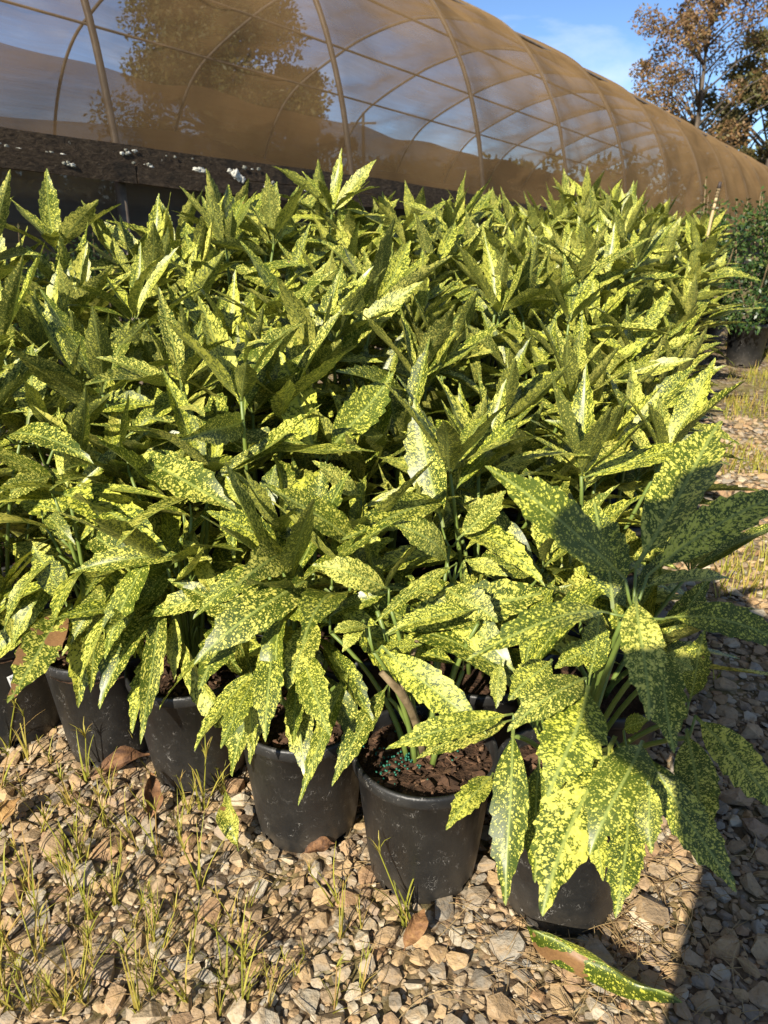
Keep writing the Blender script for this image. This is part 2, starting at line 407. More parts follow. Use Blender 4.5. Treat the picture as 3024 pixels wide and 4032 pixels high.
M_PINE = mat_foliage('evergreen leaves', [(0.0, (0.045, 0.05, 0.012)), (0.6, (0.11, 0.105, 0.025)), (1.0, (0.17, 0.13, 0.035))])
M_PINE2 = mat_foliage('dark evergreen leaves', [(0.0, (0.03, 0.035, 0.010)), (0.6, (0.075, 0.075, 0.02)), (1.0, (0.13, 0.10, 0.03))])
M_TAGW = mat_simple('white label', (0.80, 0.80, 0.78), 0.4)
M_INK = mat_simple('black print', (0.015, 0.015, 0.015), 0.6)

HERO = {
 'A': [
  (0.148, -0.079, 0.81, 0.375, -0.207, 0.788, 0.06, 3, 0.8),
  (0.165, -0.012, 0.816, 0.15, 0.115, 0.971, 0.069, 1, 0.2),
  (0.192, 0.113, 0.805, 0.445, 0.103, 0.834, 0.062, 2, 0.8),
  (0.089, -0.122, 0.465, 0.15, -0.178, 0.46, 0.028, 2, 0.6),
 ],
 'B': [
  (-0.034, -0.049, 0.7, 0.221, -0.174, 0.631, 0.087, 2, 0.6),
  (-0.026, -0.088, 0.443, -0.084, -0.061, 0.564, 0.052, 1, 0.2),
  (0.01, -0.14, 0.474, -0.021, -0.38, 0.415, 0.073, 1, 0.4),
  (0.102, -0.111, 0.519, 0.043, -0.22, 0.436, 0.038, 3, 0.4),
  (0.123, -0.127, 0.507, 0.108, -0.223, 0.428, 0.035, 2, 0.3),
  (-0.082, -0.009, 0.639, 0.004, -0.071, 0.591, 0.037, 2, 0.6),
  (-0.049, 0.001, 0.717, -0.125, -0.095, 0.692, 0.045, 3, 0.9),
  (0.073, 0.127, 0.762, 0.232, 0.226, 0.873, 0.046, 1, 0.5),
 ],
 'C': [
  (-0.114, 0.084, 0.76, 0.128, -0.049, 0.698, 0.085, 2, 0.6),
  (0.044, -0.028, 0.697, -0.227, 0.045, 0.716, 0.022, 1, 2.0),
  (0.046, -0.04, 0.587, -0.174, -0.1, 0.573, 0.043, 3, 0.9),
  (0.008, -0.027, 0.566, -0.099, -0.094, 0.535, 0.032, 2, 0.5),
  (-0.01, -0.021, 0.554, -0.07, -0.136, 0.484, 0.049, 2, 0.5),
  (-0.025, -0.056, 0.521, -0.009, -0.318, 0.352, 0.035, 2, 0.2),
  (0.007, -0.095, 0.477, 0.024, -0.204, 0.396, 0.026, 1, 0.2),
  (0.009, 0.038, 0.645, 0.079, -0.094, 0.535, 0.026, 2, 0.3),
  (0.065, 0.042, 0.711, 0.239, 0.12, 0.795, 0.036, 1, 0.6),
  (0.065, 0.044, 0.715, 0.085, 0.123, 0.803, 0.028, 0, 0.2),
 ],
 'D': [
  (-0.001, 0.034, 0.627, -0.156, 0.027, 0.717, 0.061, 2, 0.8),
  (0.008, 0.044, 0.627, 0.043, 0.175, 0.763, 0.041, 0, 0.2),
  (-0.003, 0.012, 0.626, -0.158, -0.114, 0.583, 0.047, 3, 0.8),
  (0.035, -0.016, 0.612, -0.136, -0.203, 0.55, 0.067, 3, 0.6),
  (-0.013, -0.0, 0.596, -0.134, -0.147, 0.553, 0.052, 2, 0.6),
  (-0.096, -0.056, 0.566, -0.144, -0.211, 0.503, 0.057, 2, 0.4),
  (-0.034, -0.086, 0.544, -0.026, -0.275, 0.451, 0.046, 2, 0.2),
  (-0.032, -0.069, 0.561, 0.066, -0.154, 0.591, 0.044, 3, 0.8),
  (0.041, -0.072, 0.551, 0.007, -0.194, 0.491, 0.05, 2, 0.3),
  (0.013, -0.119, 0.516, 0.078, -0.289, 0.469, 0.048, 2, 0.2),
  (0.01, -0.113, 0.452, 0.01, -0.231, 0.399, 0.03, 1, 0.2),
  (-0.065, -0.138, 0.469, -0.1, -0.274, 0.426, 0.036, 2, 0.3),
  (-0.08, -0.108, 0.465, -0.061, -0.237, 0.386, 0.027, 1, 0.2),
  (0.112, -0.133, 0.482, 0.037, -0.338, 0.376, 0.029, 3, 0.3),
  (0.03, 0.005, 0.609, 0.177, 0.026, 0.663, 0.054, 1, 0.6),
  (0.071, -0.022, 0.623, 0.085, 0.044, 0.706, 0.016, 0, 0.2),
  (0.022, 0.338, 0.739, -0.073, 0.5, 0.926, 0.086, 0, 0.2),
  (0.043, 0.339, 0.743, 0.178, 0.483, 0.886, 0.077, 0, 0.2),
  (-0.11, 0.132, 0.657, -0.152, 0.166, 0.742, 0.05, 1, 0.3),
  (-0.086, 0.156, 0.664, -0.062, 0.213, 0.75, 0.043, 1, 0.3),
 ],
 'E': [
  (-0.071, -0.009, 0.447, -0.167, -0.176, 0.355, 0.038, 2, 0.4),
  (-0.083, -0.086, 0.578, 0.079, -0.233, 0.507, 0.058, 1, 0.6),
  (-0.071, 0.031, 0.626, -0.208, 0.01, 0.681, 0.046, 3, 0.8),
  (-0.181, 0.037, 0.562, -0.065, 0.047, 0.614, 0.031, 2, 0.8),
  (-0.127, 0.259, 0.71, -0.223, 0.232, 0.803, 0.043, 2, 0.8),
  (-0.123, 0.244, 0.7, -0.007, 0.25, 0.742, 0.024, 1, 1.0),
  (0.037, 0.21, 0.67, -0.021, 0.337, 0.903, 0.079, 0, 0.1),
  (0.037, 0.066, 0.661, -0.068, 0.04, 0.756, 0.063, 3, 0.9),
  (0.065, 0.156, 0.669, 0.167, 0.238, 0.738, 0.047, 1, 0.4),
  (0.052, 0.048, 0.67, -0.097, -0.063, 0.608, 0.023, 2, 0.9),
  (0.031, 0.05, 0.62, 0.12, -0.028, 0.588, 0.061, 3, 0.8),
  (0.088, -0.018, 0.612, -0.078, -0.07, 0.59, 0.035, 2, 0.9),
  (0.072, 0.104, 0.647, 0.149, 0.058, 0.639, 0.026, 2, 0.9),
  (-0.107, -0.03, 0.582, -0.174, -0.061, 0.585, 0.023, 3, 0.9),
  (-0.088, -0.033, 0.522, -0.013, -0.041, 0.554, 0.026, 2, 0.9),
  (-0.117, -0.017, 0.589, -0.151, -0.073, 0.556, 0.023, 2, 0.5),
 ],
 'F': [
  (-0.018, -0.203, 0.801, -0.218, -0.193, 0.959, 0.085, 2, 0.7),
  (0.006, -0.171, 0.801, 0.204, 0.072, 0.949, 0.112, 1, 0.5),
  (0.019, -0.183, 0.797, 0.222, -0.145, 0.918, 0.079, 2, 0.7),
  (-0.033, -0.203, 0.748, -0.244, -0.304, 0.738, 0.062, 3, 0.8),
  (-0.007, -0.221, 0.784, -0.023, -0.358, 0.685, 0.078, 3, 0.7),
  (0.043, -0.206, 0.741, 0.19, -0.281, 0.741, 0.067, 3, 0.8),
  (0.034, -0.119, 0.741, 0.205, -0.051, 0.724, 0.037, 2, 0.9),
  (-0.008, -0.139, 0.72, -0.011, -0.005, 0.838, 0.066, 1, 0.5),
  (0.046, -0.174, 0.686, 0.042, -0.308, 0.594, 0.055, 2, 0.4),
  (-0.033, -0.126, 0.591, -0.154, -0.221, 0.571, 0.047, 3, 0.7),
  (-0.033, -0.148, 0.59, -0.108, -0.285, 0.519, 0.076, 2, 0.4),
  (0.001, -0.185, 0.526, -0.121, -0.372, 0.41, 0.084, 2, 0.3),
  (0.029, -0.229, 0.551, -0.064, -0.361, 0.491, 0.065, 3, 0.4),
  (-0.144, -0.154, 0.521, -0.17, -0.322, 0.373, 0.055, 2, 0.2),
  (-0.097, -0.14, 0.449, -0.125, -0.283, 0.363, 0.043, 1, 0.2),
  (-0.022, -0.203, 0.402, -0.028, -0.293, 0.364, 0.034, 1, 0.2),
  (0.034, -0.198, 0.414, -0.012, -0.333, 0.347, 0.052, 2, 0.2),
  (0.006, -0.322, 0.56, -0.003, -0.385, 0.51, 0.031, 2, 0.3),
  (0.038, -0.217, 0.526, 0.131, -0.333, 0.4, 0.05, 1, 0.5),
  (0.118, -0.173, 0.529, 0.113, -0.295, 0.44, 0.061, 2, 0.3),
  (0.147, -0.132, 0.524, 0.222, -0.262, 0.467, 0.058, 2, 0.5),
  (0.156, -0.082, 0.514, 0.169, -0.068, 0.627, 0.042, 1, 0.3),
  (-0.069, -0.047, 0.574, -0.139, -0.104, 0.54, 0.048, 2, 0.5),
  (-0.022, -0.11, 0.577, -0.009, -0.091, 0.678, 0.041, 1, 0.3),
  (0.008, -0.064, 0.611, -0.081, -0.121, 0.603, 0.044, 2, 0.8),
  (0.095, -0.096, 0.612, 0.136, -0.121, 0.603, 0.041, 2, 0.8),
  (-0.172, -0.15, 0.425, -0.246, -0.243, 0.409, 0.035, 2, 0.4),
  (-0.142, -0.131, 0.525, -0.323, -0.183, 0.504, 0.04, 2, 0.9),
  (-0.139, -0.118, 0.504, -0.28, -0.172, 0.478, 0.036, 2, 1.2),
  (-0.145, -0.005, 0.544, -0.158, -0.058, 0.493, 0.024, 1, 0.2),
  (0.014, -0.19, 0.539, 0.036, -0.217, 0.579, 0.028, 2, 0.9),
 ],
}
# ------------------------------------------------------------------ terrain
def smooth(x, a, b):
    t = min(1.0, max(0.0, (x - a) / (b - a))); return t * t * (3 - 2 * t)
def gz(x, y):
    z = 0.06 * (min(max(y, 1.6), 6.4) - 1.6)
    if y > 6.6: z -= 0.07 * (min(y, 22.0) - 6.6)
    return z
def axis(lo, hi, step, far):
    a = list(np.arange(lo, hi + 1e-6, step)); g = step
    while a[-1] < far: g *= 1.35; a.append(a[-1] + g)
    g = step
    while a[0] > -far: g *= 1.35; a.insert(0, a[0] - g)
    return a
gx, gy = axis(-4, 6, 0.2, 900), axis(-2, 24, 0.2, 900)
gv = [(x, y, gz(x, y) + 0.006 * mnoise.noise(Vector((x * 3, y * 3, 0)))) for y in gy for x in gx]
nx = len(gx)
gf = [(j * nx + i, j * nx + i + 1, (j + 1) * nx + i + 1, (j + 1) * nx + i) for j in range(len(gy) - 1) for i in range(nx - 1)]
ground = obj('ground', mesh_from('ground', gv, gf, [M_GROUND], True))
tag(ground, 'tan crushed stone ground with thin weeds around the pots', kind='structure')

# ------------------------------------------------------------------ shade house
HB = Vector((-1.2495, 3.9918, 1.4031))            # foot of the first hoop in view
HD = Vector((0.57362, 0.81686, -0.06087))
HN = Vector((-0.81838, 0.57468, 0.0))
SP = 1.83
def hp(t, n, z): return HD * t + HN * n + Vector((0, 0, z))
half = [(0, 0), (.03, .25), (.10, .65), (.25, 1.10), (.50, 1.52), (.80, 1.82), (1.16, 2.02), (1.6, 2.21), (2.2, 2.42), (3.05, 2.55)]
ctrl = half + [(6.1 - a, b) for a, b in half[::-1][1:]]
def catmull(P, per=5):
    out = []
    for i in range(len(P) - 1):
        p0, p1, p2, p3 = (np.array(P[max(i - 1, 0)]), np.array(P[i]), np.array(P[i + 1]), np.array(P[min(i + 2, len(P) - 1)]))
        for k in range(per):
            t = k / per
            out.append(.5 * ((2 * p1) + (-p0 + p2) * t + (2 * p0 - 5 * p1 + 4 * p2 - p3) * t * t + (-p0 + 3 * p1 - 3 * p2 + p3) * t ** 3))
    out.append(np.array(P[-1])); return out
prof = catmull(ctrl, 4)
house = thing('shade_house', 'long arched shade house under brown see-through cloth behind the potted plants', 'shade house', HB)
# hoops: one bent pipe each
mb = MB(); mb.tube([hp(0, a, b) for a, b in prof], 0.018, 8)
hoop_me = mb.mesh('hoop', [M_PIPE], True)
K0, K1 = -3, 14
T0, T1 = K0 * SP - 0.1, K1 * SP + 0.1
for k in range(K0, K1 + 1):
    obj('hoop', hoop_me, house, HD * (SP * k))
# purlins
for (n, z) in ((1.02, 1.92), (1.9, 2.28), (3.05, 2.50), (4.2, 2.28), (5.06, 1.92)):
    mb = MB(); mb.tube([hp(T0, n, z), hp(T1, n, z)], 0.015, 6); obj('purlin', mb.mesh('purlin', [M_PIPE], True), house)
for n, z in ((6.0, 0.85), (6.06, 0.35)):
    mb = MB(); mb.tube([hp(T0, n, z), hp(T1, n, z)], 0.013, 6); obj('purlin', mb.mesh('purlin', [M_PIPE], True), house)
# posts carrying the boards on both sides
for k in range(K0, K1 + 1):
    for n in (0.02, 6.08):
        p = HB + hp(SP * k, n, 0); g = gz(p.x, p.y) - 0.3
        mb = MB(); mb.tube([hp(SP * k, n, 0.02), hp(SP * k, n, g - p.z)], 0.026, 8)
        obj('post', mb.mesh('post', [M_PIPE], True), house)
# boards: an upper board and a lower one standing a little proud of it
BL = 3.66
def plank(t0, t1, n0, n1, z0, z1, seed):
    vs, fs = [], []; N = 14
    rr = random.Random(seed)
    for i in range(N + 1):
        t = t0 + (t1 - t0) * i / N
        for (n, z) in ((n0, z0), (n1, z0), (n1, z1), (n0, z1)):
            w = Vector((t * 1.7 + seed, n * 9, z * 9))
            vs.append(hp(t, n + .006 * mnoise.noise(w * 2), z + .009 * mnoise.noise(w) + .012 * math.sin(t * 1.1 + n0 * 30)))
    for i in range(N):
        for k in range(4):
            a, b = i * 4 + k, i * 4 + (k + 1) % 4; fs.append((a, a + 4, b + 4, b))
    fs.append((0, 1, 2, 3)); fs.append((N * 4 + 3, N * 4 + 2, N * 4 + 1, N * 4))
    return mesh_from('board', vs, fs, [M_BOARD])
t = T0 - 0.4; s = 0
while t < T1:
    obj('board', plank(t, t + BL - 0.006, -0.030, 0.006, 0.036, 0.135, s), house)
    obj('board', plank(t - 1.3, t - 1.3 + BL - 0.008, -0.078, -0.033, -0.035, 0.046, s + 50), house)
    obj('board', plank(t, t + BL - 0.006, 6.10, 6.14, -0.02, 0.13, s + 90), house)
    t += BL; s += 1
# pale crusts growing on the boards
def lump(c, r, flat, seed):
    bm = bmesh.new(); bmesh.ops.create_icosphere(bm, subdivisions=3, radius=1.0)
    for v in bm.verts:
        k = 1 + 0.8 * mnoise.noise(v.co * 1.9 + Vector((seed, 0, 0))) + 0.6 * mnoise.noise(v.co * 5 + Vector((0, seed, 0)))
        p = v.co * k; v.co = hp(p.x * r, p.y * r * flat * 0.28, p.z * r * flat) + c
    me = bpy.data.meshes.new('lichen'); bm.to_mesh(me); bm.free(); me.materials.append(M_LICHEN)
    me.polygons.foreach_set('use_smooth', [True] * len(me.polygons)); return me
lrg = random.Random(2)
CR = [(.43, .055, .034, .32, -.076), (.455, .05, .02, .4, -.078), (.40, .058, .012, .5, -.074), (.675, .052, .026, .9, -.082), (.70, .04, .024, .8, -.082), (.655, .07, .014, .9, -.06), (.725, .03, .016, .9, -.083)]
for (c, w, z, n, num) in ((-.55, .10, .047, -.060, 9), (-.36, .06, .046, -.062, 7), (-.33, .04, .01, -.081, 4), (0, .06, .088, -.033, 9), (.06, .10, .048, -.066, 5), (.88, .06, .10, -.034, 6), (.95, .08, .02, -.081, 8), (1.3, .15, .02, -.081, 5), (.2, .3, .10, -.034, 5)):
    for _ in range(num): CR.append((c + lrg.gauss(0, w * .5), z + lrg.gauss(0, .008), lrg.uniform(.004, .013), lrg.uniform(.3, .7), n))
for i, (t, z, r, fl, n) in enumerate(CR):
    me = lump(hp(t, n, z), r, fl, i * 3.7)
    if i > 6 and i % 3: me.materials[0] = M_GREYL
    obj('lichen', me, house)

# cloth
def cloth_sheet(name, mat, t0, t1, pts, off, sag, step=0.09, seed=0.0, top_wave=None, flutter=0.0):
    pts = [np.array(p, float) for p in pts]
    arc = [0.0]
    for a, b in zip(pts, pts[1:]): arc.append(arc[-1] + float(np.linalg.norm(b - a)))
    nt = int((t1 - t0) / step) + 1; npn = len(pts)
    nrm = []
    for i in range(npn):
        d = pts[min(i + 1, npn - 1)] - pts[max(i - 1, 0)]; d /= np.linalg.norm(d) + 1e-9
        nrm.append(np.array((-d[1], d[0])))
    vs, uv = [], []
    for a in range(nt):
        t = t0 + (t1 - t0) * a / (nt - 1); f = (t / SP) % 1.0; kk = math.floor(t / SP)
        for i in range(npn):
            s = arc[i] / arc[-1]
            w = math.sin(math.pi * f)
            body = math.sin(math.pi * min(1.0, arc[i] / arc[-1])) ** 0.4 if arc[-1] > 3 else 1.0
            o = off - sag * w ** 0.8 * body
            # folds that fan out from the hoops
            fold = mnoise.noise(Vector((t * 1.1 + 5 * s, arc[i] * 3.2 - 2.2 * abs(f - .5), seed)))
            o += 0.055 * fold * (sag > 0) * w ** 0.7 + flutter * mnoise.noise(Vector((t * 1.4, arc[i] * 2.0, seed + 9)))
            if sag > 0: o += .016 * w * math.sin(arc[i] * 11 - 16 * (f - .5) ** 2 + 4 * fold + kk)
            n, z = pts[i] + nrm[i] * o
            if top_wave and i == npn - 1:
                z += top_wave * (0.6 * math.sin(t * 2.1 + seed) + 0.6 * math.sin(math.pi * 2 * f) + 0.4 * mnoise.noise(Vector((t * 1.7, 0, seed))))
            vs.append(hp(t, n, z)); uv.append((t, arc[i]))
    fs = [(a * npn + i, (a + 1) * npn + i, (a + 1) * npn + i + 1, a * npn + i + 1) for a in range(nt - 1) for i in range(npn - 1)]
    return mesh_from(name, vs, fs, [mat], True, uv=uv)
shell = [(-.012, .06)] + [tuple(p) for p in prof[1:-1]] + [(6.112, .06)]
obj('shade_cloth', cloth_sheet('shade_cloth', M_CLOTH, T0 - .05, T1 + .05, shell, 0.026, 0.10, seed=3.0), house)
obj('cloth_skirt', cloth_sheet('cloth_skirt', M_CLOTH2, T0, T1, [(.03, .07), (.035, .12), (.04, .19)], 0.0, 0.0, 0.07, 1.3, 0.035, 0.02), house)
far = [(6.1 - a + 0.0, b) for a, b in [(.0, .0), (.02, .25), (.08, .65), (.2, 1.05), (.36, 1.34), (.54, 1.62)]]
obj('cloth_skirt', cloth_sheet('cloth_skirt', M_CLOTH2, T0, T1, far, -0.06, 0.0, 0.12, 7.7, 0.04, 0.03), house)
obj('wall_cloth', cloth_sheet('wall_cloth', M_LOWCLOTH, T0, T1, [(6.12, -1.15), (6.13, -.8), (6.12, -.4), (6.1, .02)], 0.0, 0.0, 0.2, 2.2, None, 0.05), house)
obj('wall_cloth', cloth_sheet('wall_cloth', M_HANG, T0, T1, [(.10, -.24), (.10, -.14), (.10, -.05), (.10, .03)], 0.0, 0.0, 0.1, 4.2, None, 0.03), house)
# end walls
for tt in (T0 - .04, T1 + .04):
    vs = [hp(tt, a, b) for a, b in prof]; c = hp(tt, 3.05, 0.0); vs.append(c)
    fs = [(i, i + 1, len(vs) - 1) for i in range(len(prof) - 1)]
    obj('end_cloth', mesh_from('end_cloth', vs, fs, [M_CLOTH2], False, uv=[(a, b) for a, b in prof] + [(3.05, 0)]), house)

# ------------------------------------------------------------------ leaves
TEETH = 5
def leaf_geo(bend, fold, lseed, wr=0.26, ns=27, na=2, teeth=True, wavy=0.022):
    rr = random.Random(lseed)
    ts = [0.0, 0.05, 0.09]
    nb = ns - 3
    ts += [0.09 + 0.91 * ((i + 1) / nb) for i in range(nb)]
    ph = [rr.random() * 6.28 for _ in range(4)]
    # centre line
    ang, x, z = bend * 0.5, 0.0, 0.0; line = [(0.0, 0.0, ang)]
    kink = rr.uniform(-.1, .25)
    for a, b in zip(ts, ts[1:]):
        tm = (a + b) / 2
        ang = bend * (0.5 - tm) + bend * kink * math.sin(tm * 6.28) * .4
        x += math.cos(ang) * (b - a); z += math.sin(ang) * (b - a); line.append((x, z, ang))
    rot = math.atan2(z, x); L = math.hypot(x, z)
    vs, uv = [], []
    cols = [i / na for i in range(-na, na + 1)]
    jag = [rr.uniform(.6, 1.25) for _ in range(40)]
    for i, (tt, (px, pz, an)) in enumerate(zip(ts, line)):
        if tt <= 0.09: w = 0.011 if tt < .08 else 0.013
        else:
            s = (tt - .09) / .91
            w = wr * 0.5 * (s ** 0.80 * (1 - s) ** 0.98) / 0.2925 * (1.0 if s < .72 else 1 - .30 * math.sin((s - .72) / .28 * 3.1416))
            w = max(w, 0.002 + 0.011 * (1 - s) ** 3)
        cx = (px * math.cos(-rot) - pz * math.sin(-rot)) / L; cz = (px * math.sin(-rot) + pz * math.cos(-rot)) / L
        a2 = an - rot
        up = (-math.sin(a2), math.cos(a2)); fw = (math.cos(a2), math.sin(a2))
        bow = 0.012 * math.sin(tt * 5 + ph[0])
        for cv in cols:
            ww = w
            push = 0.0
            if teeth and tt > 0.42 and abs(cv) == 1:
                q = int(round((tt - .42) / .0379)) + (1 if cv > 0 else 0)
                k = q % 3
                jg = jag[(q // 3) % 20 + (20 if cv > 0 else 0)]
                ww *= (1 - .10 * jg, 1 - .02 * jg, 1 + .07 * jg)[k]
                push = (0, 0, .016 * jg)[k]
            yv = cv * ww
            lift = abs(yv) * fold + wavy * abs(cv) * math.sin(tt * 11 + ph[1] + (cv > 0) * 1.7) * min(1, w / .05) * .5
            vs.append((cx + up[0] * lift + fw[0] * push, yv + bow, cz + up[1] * lift))
            uv.append((tt, yv))
    m = len(cols)
    fs = [(i * m + k, (i + 1) * m + k, (i + 1) * m + k + 1, i * m + k + 1) for i in range(len(ts) - 1) for k in range(m - 1)]
    # wind so that the upper side faces +z
    return np.array(vs), fs, uv
BENDS = (-0.30, 0.22, 0.62, 1.15)
LEAF = {}
for bi, b in enumerate(BENDS):
    for o in range(3):
        g = leaf_geo(b, (0.22, 0.38, 0.12)[o] + (.12 if bi == 0 else 0), 10 * bi + o, (0.25, 0.27, 0.29)[o])
        for mi, m in enumerate((M_LEAF, M_LEAF2, M_LEAFDRY)):
            LEAF[bi, o, mi] = mesh_from('leaf', g[0], g[1], [m], True, uv=g[2])
LOW = {(bi, o): leaf_geo(b, (0.22, 0.38, 0.12)[o], 10 * bi + o, (0.25, 0.27, 0.29)[o], 12, 1, False) for bi, b in enumerate(BENDS) for o in range(3)}

def leaf_matrix(base, tip, nrm, width=None, roll=0.0):
    base, tip = Vector(base), Vector(tip); d = tip - base; L = d.length; d = d / L
    n = Vector(nrm); n = n - d * n.dot(d)
    if n.length < 1e-3: n = Vector((0, 0, 1)) - d * d.z
    if n.length < 1e-3: n = Vector((0, -1, 0))
    n.normalize()
    if roll: n = Matrix.Rotation(roll, 3, d) @ n
    s = n.cross(d)
    wy = L if width is None else width / 0.27
    M = Matrix.Identity(4)
    for r in range(3):
        M[r][0] = d[r] * L; M[r][1] = s[r] * wy; M[r][2] = n[r] * min(L, wy * 1.6); M[r][3] = base[r]
    return M

def gen_plant(rg, H, z0=0.26, nst=4, rtop=0.13, keep=1.0, low=0.42, lean=(0, 0)):
    """stems and leaves of one plant: (stem polylines, [(matrix, bend, outline, mat)])"""
    stems, leaves = [], []
    a0 = rg.random() * 6.28
    for s in range(nst):
        az = a0 + s * 6.28 / nst + rg.uniform(-.4, .4)
        r0, r1 = .02, rtop * rg.uniform(.5, 1.25)
        h = H * rg.uniform(.80, 1.02) if s else H
        P = []
        for k in range(7):
            q = k / 6
            rad = r0 + (r1 - r0) * q ** 1.3
            P.append(Vector((math.cos(az) * rad + lean[0] * q, math.sin(az) * rad + lean[1] * q, z0 + (h - z0 - .12) * q)))
        stems.append((P, [.0065 * (1 - .35 * k / 6) for k in range(7)]))
        def at(z):
            q = max(0, min(1, (z - z0) / (h - z0 - .12))); k = min(5, int(q * 6)); f = q * 6 - k
            return P[k].lerp(P[k + 1], f)
        top = h - .12; z = top; lev = 0; ph = rg.random() * 3.14
        while z > z0 + (h - z0) * low:
            n = rg.choice((5, 6, 6)) if lev == 0 else 2
            for i in range(n):
                if rg.random() > keep and lev > 0: continue
                a = ph + i * 6.283 / n + rg.uniform(-.25, .25)
                if lev == 0: el = rg.uniform(12, 70); L = rg.uniform(.19, .30)
                else: el = 34 - lev * 13 + rg.uniform(-22, 20); L = rg.uniform(.23, .35)
                el = R(max(el, -62))
                d = Vector((math.cos(a) * math.cos(el), math.sin(a) * math.cos(el), math.sin(el)))
                b = at(z) + Vector((0, 0, rg.uniform(-.008, .008)))
                bi = 0 if el > R(58) else (1 if el > R(30) else (2 if el > R(-5) else 3))
                if rg.random() < .3: bi = max(0, min(3, bi + rg.choice((-1, 1))))
                leaves.append((leaf_matrix(b, b + d * L, (0, 0, 1), L * rg.uniform(.185, .255), R(rg.gauss(0, 24))), bi, rg.randrange(3), 1 if rg.random() < .55 else 0))
            z -= rg.uniform(.035, .055) if lev == 0 else rg.uniform(.06, .095)
            lev += 1; ph += 1.57
    return stems, leaves

def stem_mesh(stems, mat):
    mb = MB()
    for P, rad in stems: mb.tube(P, rad, 6)
    return mb.mesh('stem', [mat], True)

# ------------------------------------------------------------------ pots
def pot_mesh():
    pr = [(.098, .006), (.104, .0), (.108, .004), (.1095, .02), (.113, .045), (.1345, .268), (.1425, .270), (.1435, .276), (.1435, .291), (.141, .296), (.136, .296), (.1335, .290), (.1325, .262), (.118, .10)]
    S = 48; vs, fs = [], []
    for r, z in pr:
        for k in range(S):
            a = 6.28318 * k / S; vs.append((r * math.cos(a), r * math.sin(a), z))
    notch = {7, 8, 19, 20, 31, 32, 43, 44}
    for i in range(len(pr) - 1):
        for k in range(S):
            if i in (1, 2) and k in notch: continue
            k2 = (k + 1) % S; fs.append((i * S + k, i * S + k2, (i + 1) * S + k2, (i + 1) * S + k))
    n = len(vs); fs.append(tuple(range(S))[::-1])
    return mesh_from('pot', vs, fs, [M_POT], True)
POT = pot_mesh()
def soil_mesh(seed):
    vs, fs = [(0, 0, .268)], []; S, K = 28, 7
    for j in range(1, K + 1):
        r = .1345 * j / K
        for k in range(S):
            a = 6.28318 * k / S; x, y = r * math.cos(a), r * math.sin(a)
            vs.append((x, y, .262 + (.006 * mnoise.noise(Vector((x * 60, y * 60, seed))) + .006 * mnoise.noise(Vector((x * 22, y * 22, seed)))) * (j < K)))
    for k in range(S): fs.append((0, 1 + k, 1 + (k + 1) % S))
    for j in range(K - 1):
        for k in range(S):
            k2 = (k + 1) % S; b = 1 + j * S; fs.append((b + k, b + S + k, b + S + k2, b + k2))
    return mesh_from('soil', vs, fs, [M_SOIL], True)
SOILS = [soil_mesh(i * 5.1) for i in range(3)]
def hull_geo(rg, sx, sy, sz, npt=16, boxy=.5):
    bm = bmesh.new()
    for _ in range(npt):
        v = Vector((rg.gauss(0, 1), rg.gauss(0, 1), rg.gauss(0, 1))).normalized()
        m = max(abs(v.x), abs(v.y), abs(v.z)); b = v / m
        v = v.lerp(b, boxy) * rg.uniform(.82, 1.0)
        bm.verts.new((v.x * sx, v.y * sy, v.z * sz))
    r = bmesh.ops.convex_hull(bm, input=bm.verts)
    loose = [v for v in bm.verts if not v.link_faces]
    bmesh.ops.delete(bm, geom=loose, context='VERTS')
    bmesh.ops.recalc_face_normals(bm, faces=bm.faces)
    bm.verts.ensure_lookup_table(); bm.verts.index_update()
    vs = np.array([v.co[:] for v in bm.verts]); fs = [tuple(v.index for v in f.verts) for f in bm.faces]; bm.free()
    return vs, fs
CHIPG = [hull_geo(random.Random(50 + i), 1, .55, .16, 12, .7) for i in range(6)]
def chips_mesh(seed, n=330, R0=.124):
    rg = random.Random(seed); mb = MB()
    for _ in range(n):
        r = R0 * math.sqrt(rg.random()); a = rg.random() * 6.283; s = .0028 + .017 * rg.random() ** 3.2
        v, f = rg.choice(CHIPG)
        M = Matrix.Translation((r * math.cos(a), r * math.sin(a), .268 + rg.uniform(-.002, .006))) @ Matrix.Rotation(rg.random() * 6.28, 4, 'Z') @ Matrix.Rotation(rg.uniform(-.5, .5), 4, 'X') @ Matrix.Rotation(rg.uniform(-.4, .4), 4, 'Y')
        mb.add([M @ Vector(p * s) for p in v], f, rg.random())
    return mb.mesh('bark_chips', [M_BARK])
CHIPS = [chips_mesh(i) for i in range(3)]
def pellets_mesh():
    rg = random.Random(3); mb = MB(); bm = bmesh.new(); bmesh.ops.create_icosphere(bm, subdivisions=1, radius=.0026)
    v0 = [v.co.copy() for v in bm.verts]; bm.verts.index_update(); f0 = [tuple(v.index for v in f.verts) for f in bm.faces]; bm.free()
    for cx, cy, n, s in ((-.035, -.005, 26, .012), (-.075, -.04, 14, .014), (-.085, .01, 12, .016), (.03, .02, 10, .03), (-.02, .055, 10, .02), (0, -.05, 5, .05), (-.06, -.03, 8, .02)):
        for _ in range(n):
            p = Vector((cx + rg.gauss(0, s), cy + rg.gauss(0, s), .272 + rg.uniform(0, .004)))
            mb.add([v + p for v in v0], f0, rg.random())
    return mb.mesh('fertilizer_pellets', [M_PELLET], True)

